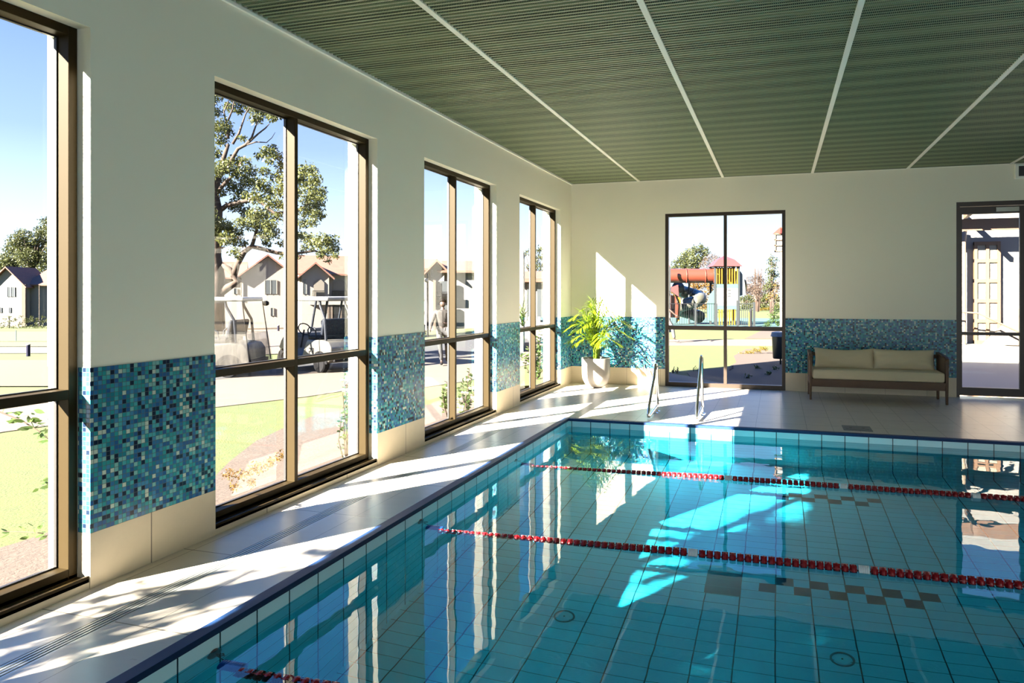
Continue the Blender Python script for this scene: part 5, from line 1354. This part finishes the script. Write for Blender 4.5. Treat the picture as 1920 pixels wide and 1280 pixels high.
    # small left tower
    l = thing('play_house', 'small play tower with maroon roof and yellow panel at the left of the playground', 'play tower', (o.x, o.y, root.location.z), R(YAW))
    bm = bmesh.new(); prism(bm, [(X(1240), 0.8, Z(500)), (X(1262), 0.8, Z(500)), (X(1254), 0.8, Z(487)), (X(1248), 0.8, Z(487))], (0, 0.8, 0)); link('roof', bm, M['pg_maroon'], l)
    bm = bmesh.new(); box(bm, X(1253), X(1256), -0.3, -0.2, 0, Z(500)); link('post', bm, M['pg_post'], l)
    bm = bmesh.new(); prism(bm, [(X(1258), -0.3, Z(538)), (X(1270), -0.3, Z(534)), (X(1271), -0.3, Z(556)), (X(1256), -0.3, Z(545))], (0, 0.3, 0)); link('canopy', bm, M['pg_maroon'], l)
    bm = bmesh.new(); prism(bm, [(X(1260), 0.05, Z(540)), (X(1268), 0.05, Z(540)), (X(1277), 0.05, Z(565)), (X(1274), 0.05, Z(600)), (X(1268), 0.05, Z(606)), (X(1271), 0.05, Z(565))], (0, 0.1, 0)); link('yellow_panel', bm, M['pg_yellow'], l)
    bm = bmesh.new(); prism(bm, [(X(1256), -0.1, Z(552)), (X(1266), -0.1, Z(556)), (X(1271), -0.1, Z(572)), (X(1270), -0.1, Z(595)), (X(1256), -0.1, Z(595))], (0, 0.08, 0)); link('red_panel', bm, M['pg_red'], l)
    # teal climbing panel left of the tower
    c = thing('climbing_panel', 'pale teal curved climbing panel leaning on the tall play tower', 'climbing panel', (o.x, o.y, root.location.z), R(YAW))
    bm = bmesh.new(); prism(bm, [(X(1341), 0.2, Z(543)), (X(1341), 0.2, Z(603)), (X(1329), 0.2, Z(600)), (X(1327), 0.2, Z(570)), (X(1332), 0.2, Z(553))], (0, 0.1, 0)); link('panel', bm, M['pg_teal'], c)
playground()
def pool_fence():
    D = 35.9; o = at(1253, 611, D); root = thing('playground_fence', 'black tubular fence in front of the playground', 'fence', (o.x, o.y, ZB + 0.012), R(YAW)); k = D / FPX
    X = lambda p: (p - 1253) * k; H_ = 1.18
    segs = [(1236, 1304), (1304, 1343)]
    for i, (a, b) in enumerate(segs):
        bm = bmesh.new(); box(bm, X(a), X(b), -0.02, 0.02, H_ - 0.04, H_); box(bm, X(a), X(b), -0.02, 0.02, 0.10, 0.13); n = int((X(b) - X(a)) / 0.115)
        for j in range(n + 1): q = X(a) + (X(b) - X(a)) * j / n; box(bm, q - 0.009, q + 0.009, -0.009, 0.009, 0.1, H_)
        link('fence_panel', bm, M['far_dark'], root)
    bm = bmesh.new(); a, b = 1383, 1413; box(bm, X(a), X(b), -0.02, 0.02, H_ - 0.04, H_); box(bm, X(a), X(b), -0.02, 0.02, 0.05, 0.09)
    for j in range(9): q = X(a) + (X(b) - X(a)) * j / 8; box(bm, q - 0.012, q + 0.012, -0.009, 0.009, 0.05, H_)
    link('gate', bm, M['pg_post'], root)
    for a, h in ((1304, H_), (1343, H_), (1383, H_ + 0.15), (1414, H_ + 0.06)):
        bm = bmesh.new(); box(bm, X(a) - 0.05, X(a) + 0.05, -0.05, 0.05, 0, h); link('post', bm, M['pg_post'], root)
pool_fence()
p = at(1408, 609, 34.5); root = thing('play_post', 'short dark totem with a yellow back beside the playground gate', 'post', (p.x, p.y, ZB + 0.012)); bm = bmesh.new(); tube(bm, [(0, 0, 0), (0, 0, 0.82), (0, 0, 0.95)], [0.06, 0.06, 0.01], 10); link('post', bm, M['far_dark'], root)
bm = bmesh.new(); box(bm, -0.12, 0.02, 0.08, 0.12, 0.02, 0.75); link('panel', bm, M['pg_yellow'], root)
# white post and rail fence far off
o = at(1400, 572, 78); o.z = ZB; root = thing('rail_fence', 'white post and rail fence at the far side of the park', 'fence', o, R(YAW))
bm = bmesh.new()
for z in (0.35, 0.75): box(bm, -1, 3.2, -0.03, 0.03, z, z + 0.1)
link('rail', bm, M['pg_white'], root)
for i in range(6): bm = bmesh.new(); box(bm, -1 + i * 0.8, -0.9 + i * 0.8, -0.05, 0.05, 0, 1.05); link('post', bm, M['pg_white'], root)

# ---------------------------------------------------------------- patio building seen through the door and the end window edge
M['timber'] = plain('orange_timber', (0.09, 0.0465, 0.021), 0.6, var=0.15, scale=4)
def patio_building():
    root = thing('patio_building', 'white rendered building with timber doors and a pergola beyond the glass door', 'building', (7.8, 19.0, ZB))
    O = Vector(root.location); L = lambda x, y: x - O.x
    bm = bmesh.new()
    box(bm, 3.66 - O.x, 8.0 - O.x, 22.5 - O.y, 30 - O.y, 0, 3.1); box(bm, 8.05 - O.x, 22 - O.x, 0.9, 9, 0, 4.6); box(bm, 7.0 - O.x, 22 - O.x, 0.0, 0.16, 0, 0.42)
    link('walls', bm, M['wallwhite'], root)
    bm = bmesh.new(); prism(bm, [(8.45 - O.x, 0.5, 0.42), (22 - O.x, 0.5, 0.42), (22 - O.x, 0.5, 1.35), (9.3 - O.x, 0.5, 1.35)], (0, 0.3, 0)); link('stair_wall', bm, plain('tan_render', (0.0975, 0.075, 0.0525), 0.9), root)
    bm = bmesh.new(); box(bm, 6.6 - O.x, 8.85 - O.x, 0.17, 0.9, 0.30, 0.42); link('step', bm, plain('grey_step', (0.05, 0.055, 0.05), 0.8), root)
    bm = bmesh.new()
    x0, x1, y = 8.28 - O.x, 8.86 - O.x, 0.82
    for x in (x0, (x0 + x1) / 2 - 0.03, x1 - 0.07): box(bm, x, x + 0.07, y - 0.05, y + 0.07, 0.42, 2.95)
    for z in (0.42, 0.95, 1.45, 1.95, 2.45, 2.88): box(bm, x0, x1, y - 0.045, y + 0.06, z, z + 0.09)
    dr = link('timber_door', bm, M['timber'], root)
    bm = bmesh.new(); box(bm, x0 + 0.02, x1 - 0.02, y + 0.0, y + 0.02, 0.45, 2.9); link('pane', bm, plain('pale_blind_glass', (0.16, 0.15, 0.12), 0.3), dr)
    bm = bmesh.new(); tube(bm, [(7.98 - O.x, 0.55, 0.42), (7.98 - O.x, 0.55, 2.95), (8.05 - O.x, 0.75, 3.25)], 0.065, 12); link('downpipe', bm, plain('tan_pipe', (0.1275, 0.0938, 0.0638), 0.6), root)
    bm = bmesh.new()
    for z, yy in ((3.2, 0.1), (3.60, -0.5)): box(bm, 6.6 - O.x, 20 - O.x, yy, yy + 0.12, z, z + 0.28)
    for i in range(6): x = 7.9 - O.x + i * 1.9; bar(bm, (x, -0.9, 3.62), (x + 0.2, 0.9, 3.62), 0.08, 0.12)
    link('pergola', bm, M['timber'], root)
    bm = bmesh.new(); tube(bm, [(7.6 - O.x, 0.1, 1.25), (8.2 - O.x, 0.05, 1.2), (9.3 - O.x, -0.1, 0.62)], 0.022, 8); link('handrail', bm, plain('brown_rail', (0.06, 0.045, 0.03), 0.5), root)
patio_building()
p = at(1463, 472, 20); root = thing('hanging_lantern', 'pale timber lantern box hanging from the eave at the right edge of the end window', 'lantern', p)
bm = bmesh.new()
for x in (-0.14, 0.14):
    for y in (-0.14, 0.14): box(bm, x - 0.02, x + 0.02, y - 0.02, y + 0.02, 0, 0.50)
for z in (0, 0.16, 0.32, 0.48): box(bm, -0.16, 0.16, -0.16, 0.16, z, z + 0.03)
link('lantern_frame', bm, M['timber'], root)
bm = bmesh.new(); box(bm, -0.12, 0.12, -0.12, 0.12, 0.031, 0.159); box(bm, -0.12, 0.12, -0.12, 0.12, 0.191, 0.319); box(bm, -0.12, 0.12, -0.12, 0.12, 0.351, 0.479); link('lantern_pane', bm, M['pg_white'], root)
bm = bmesh.new(); lathe(bm, [(0.22, 0.511), (0.03, 0.68)], 4); box(bm, -0.02, 0.30, -0.02, 0.02, 0.66, 0.70); box(bm, 0.26, 0.30, -0.02, 0.02, -1.9 + 0, 0.70); link('lantern_roof', bm, M['pg_red'], root)
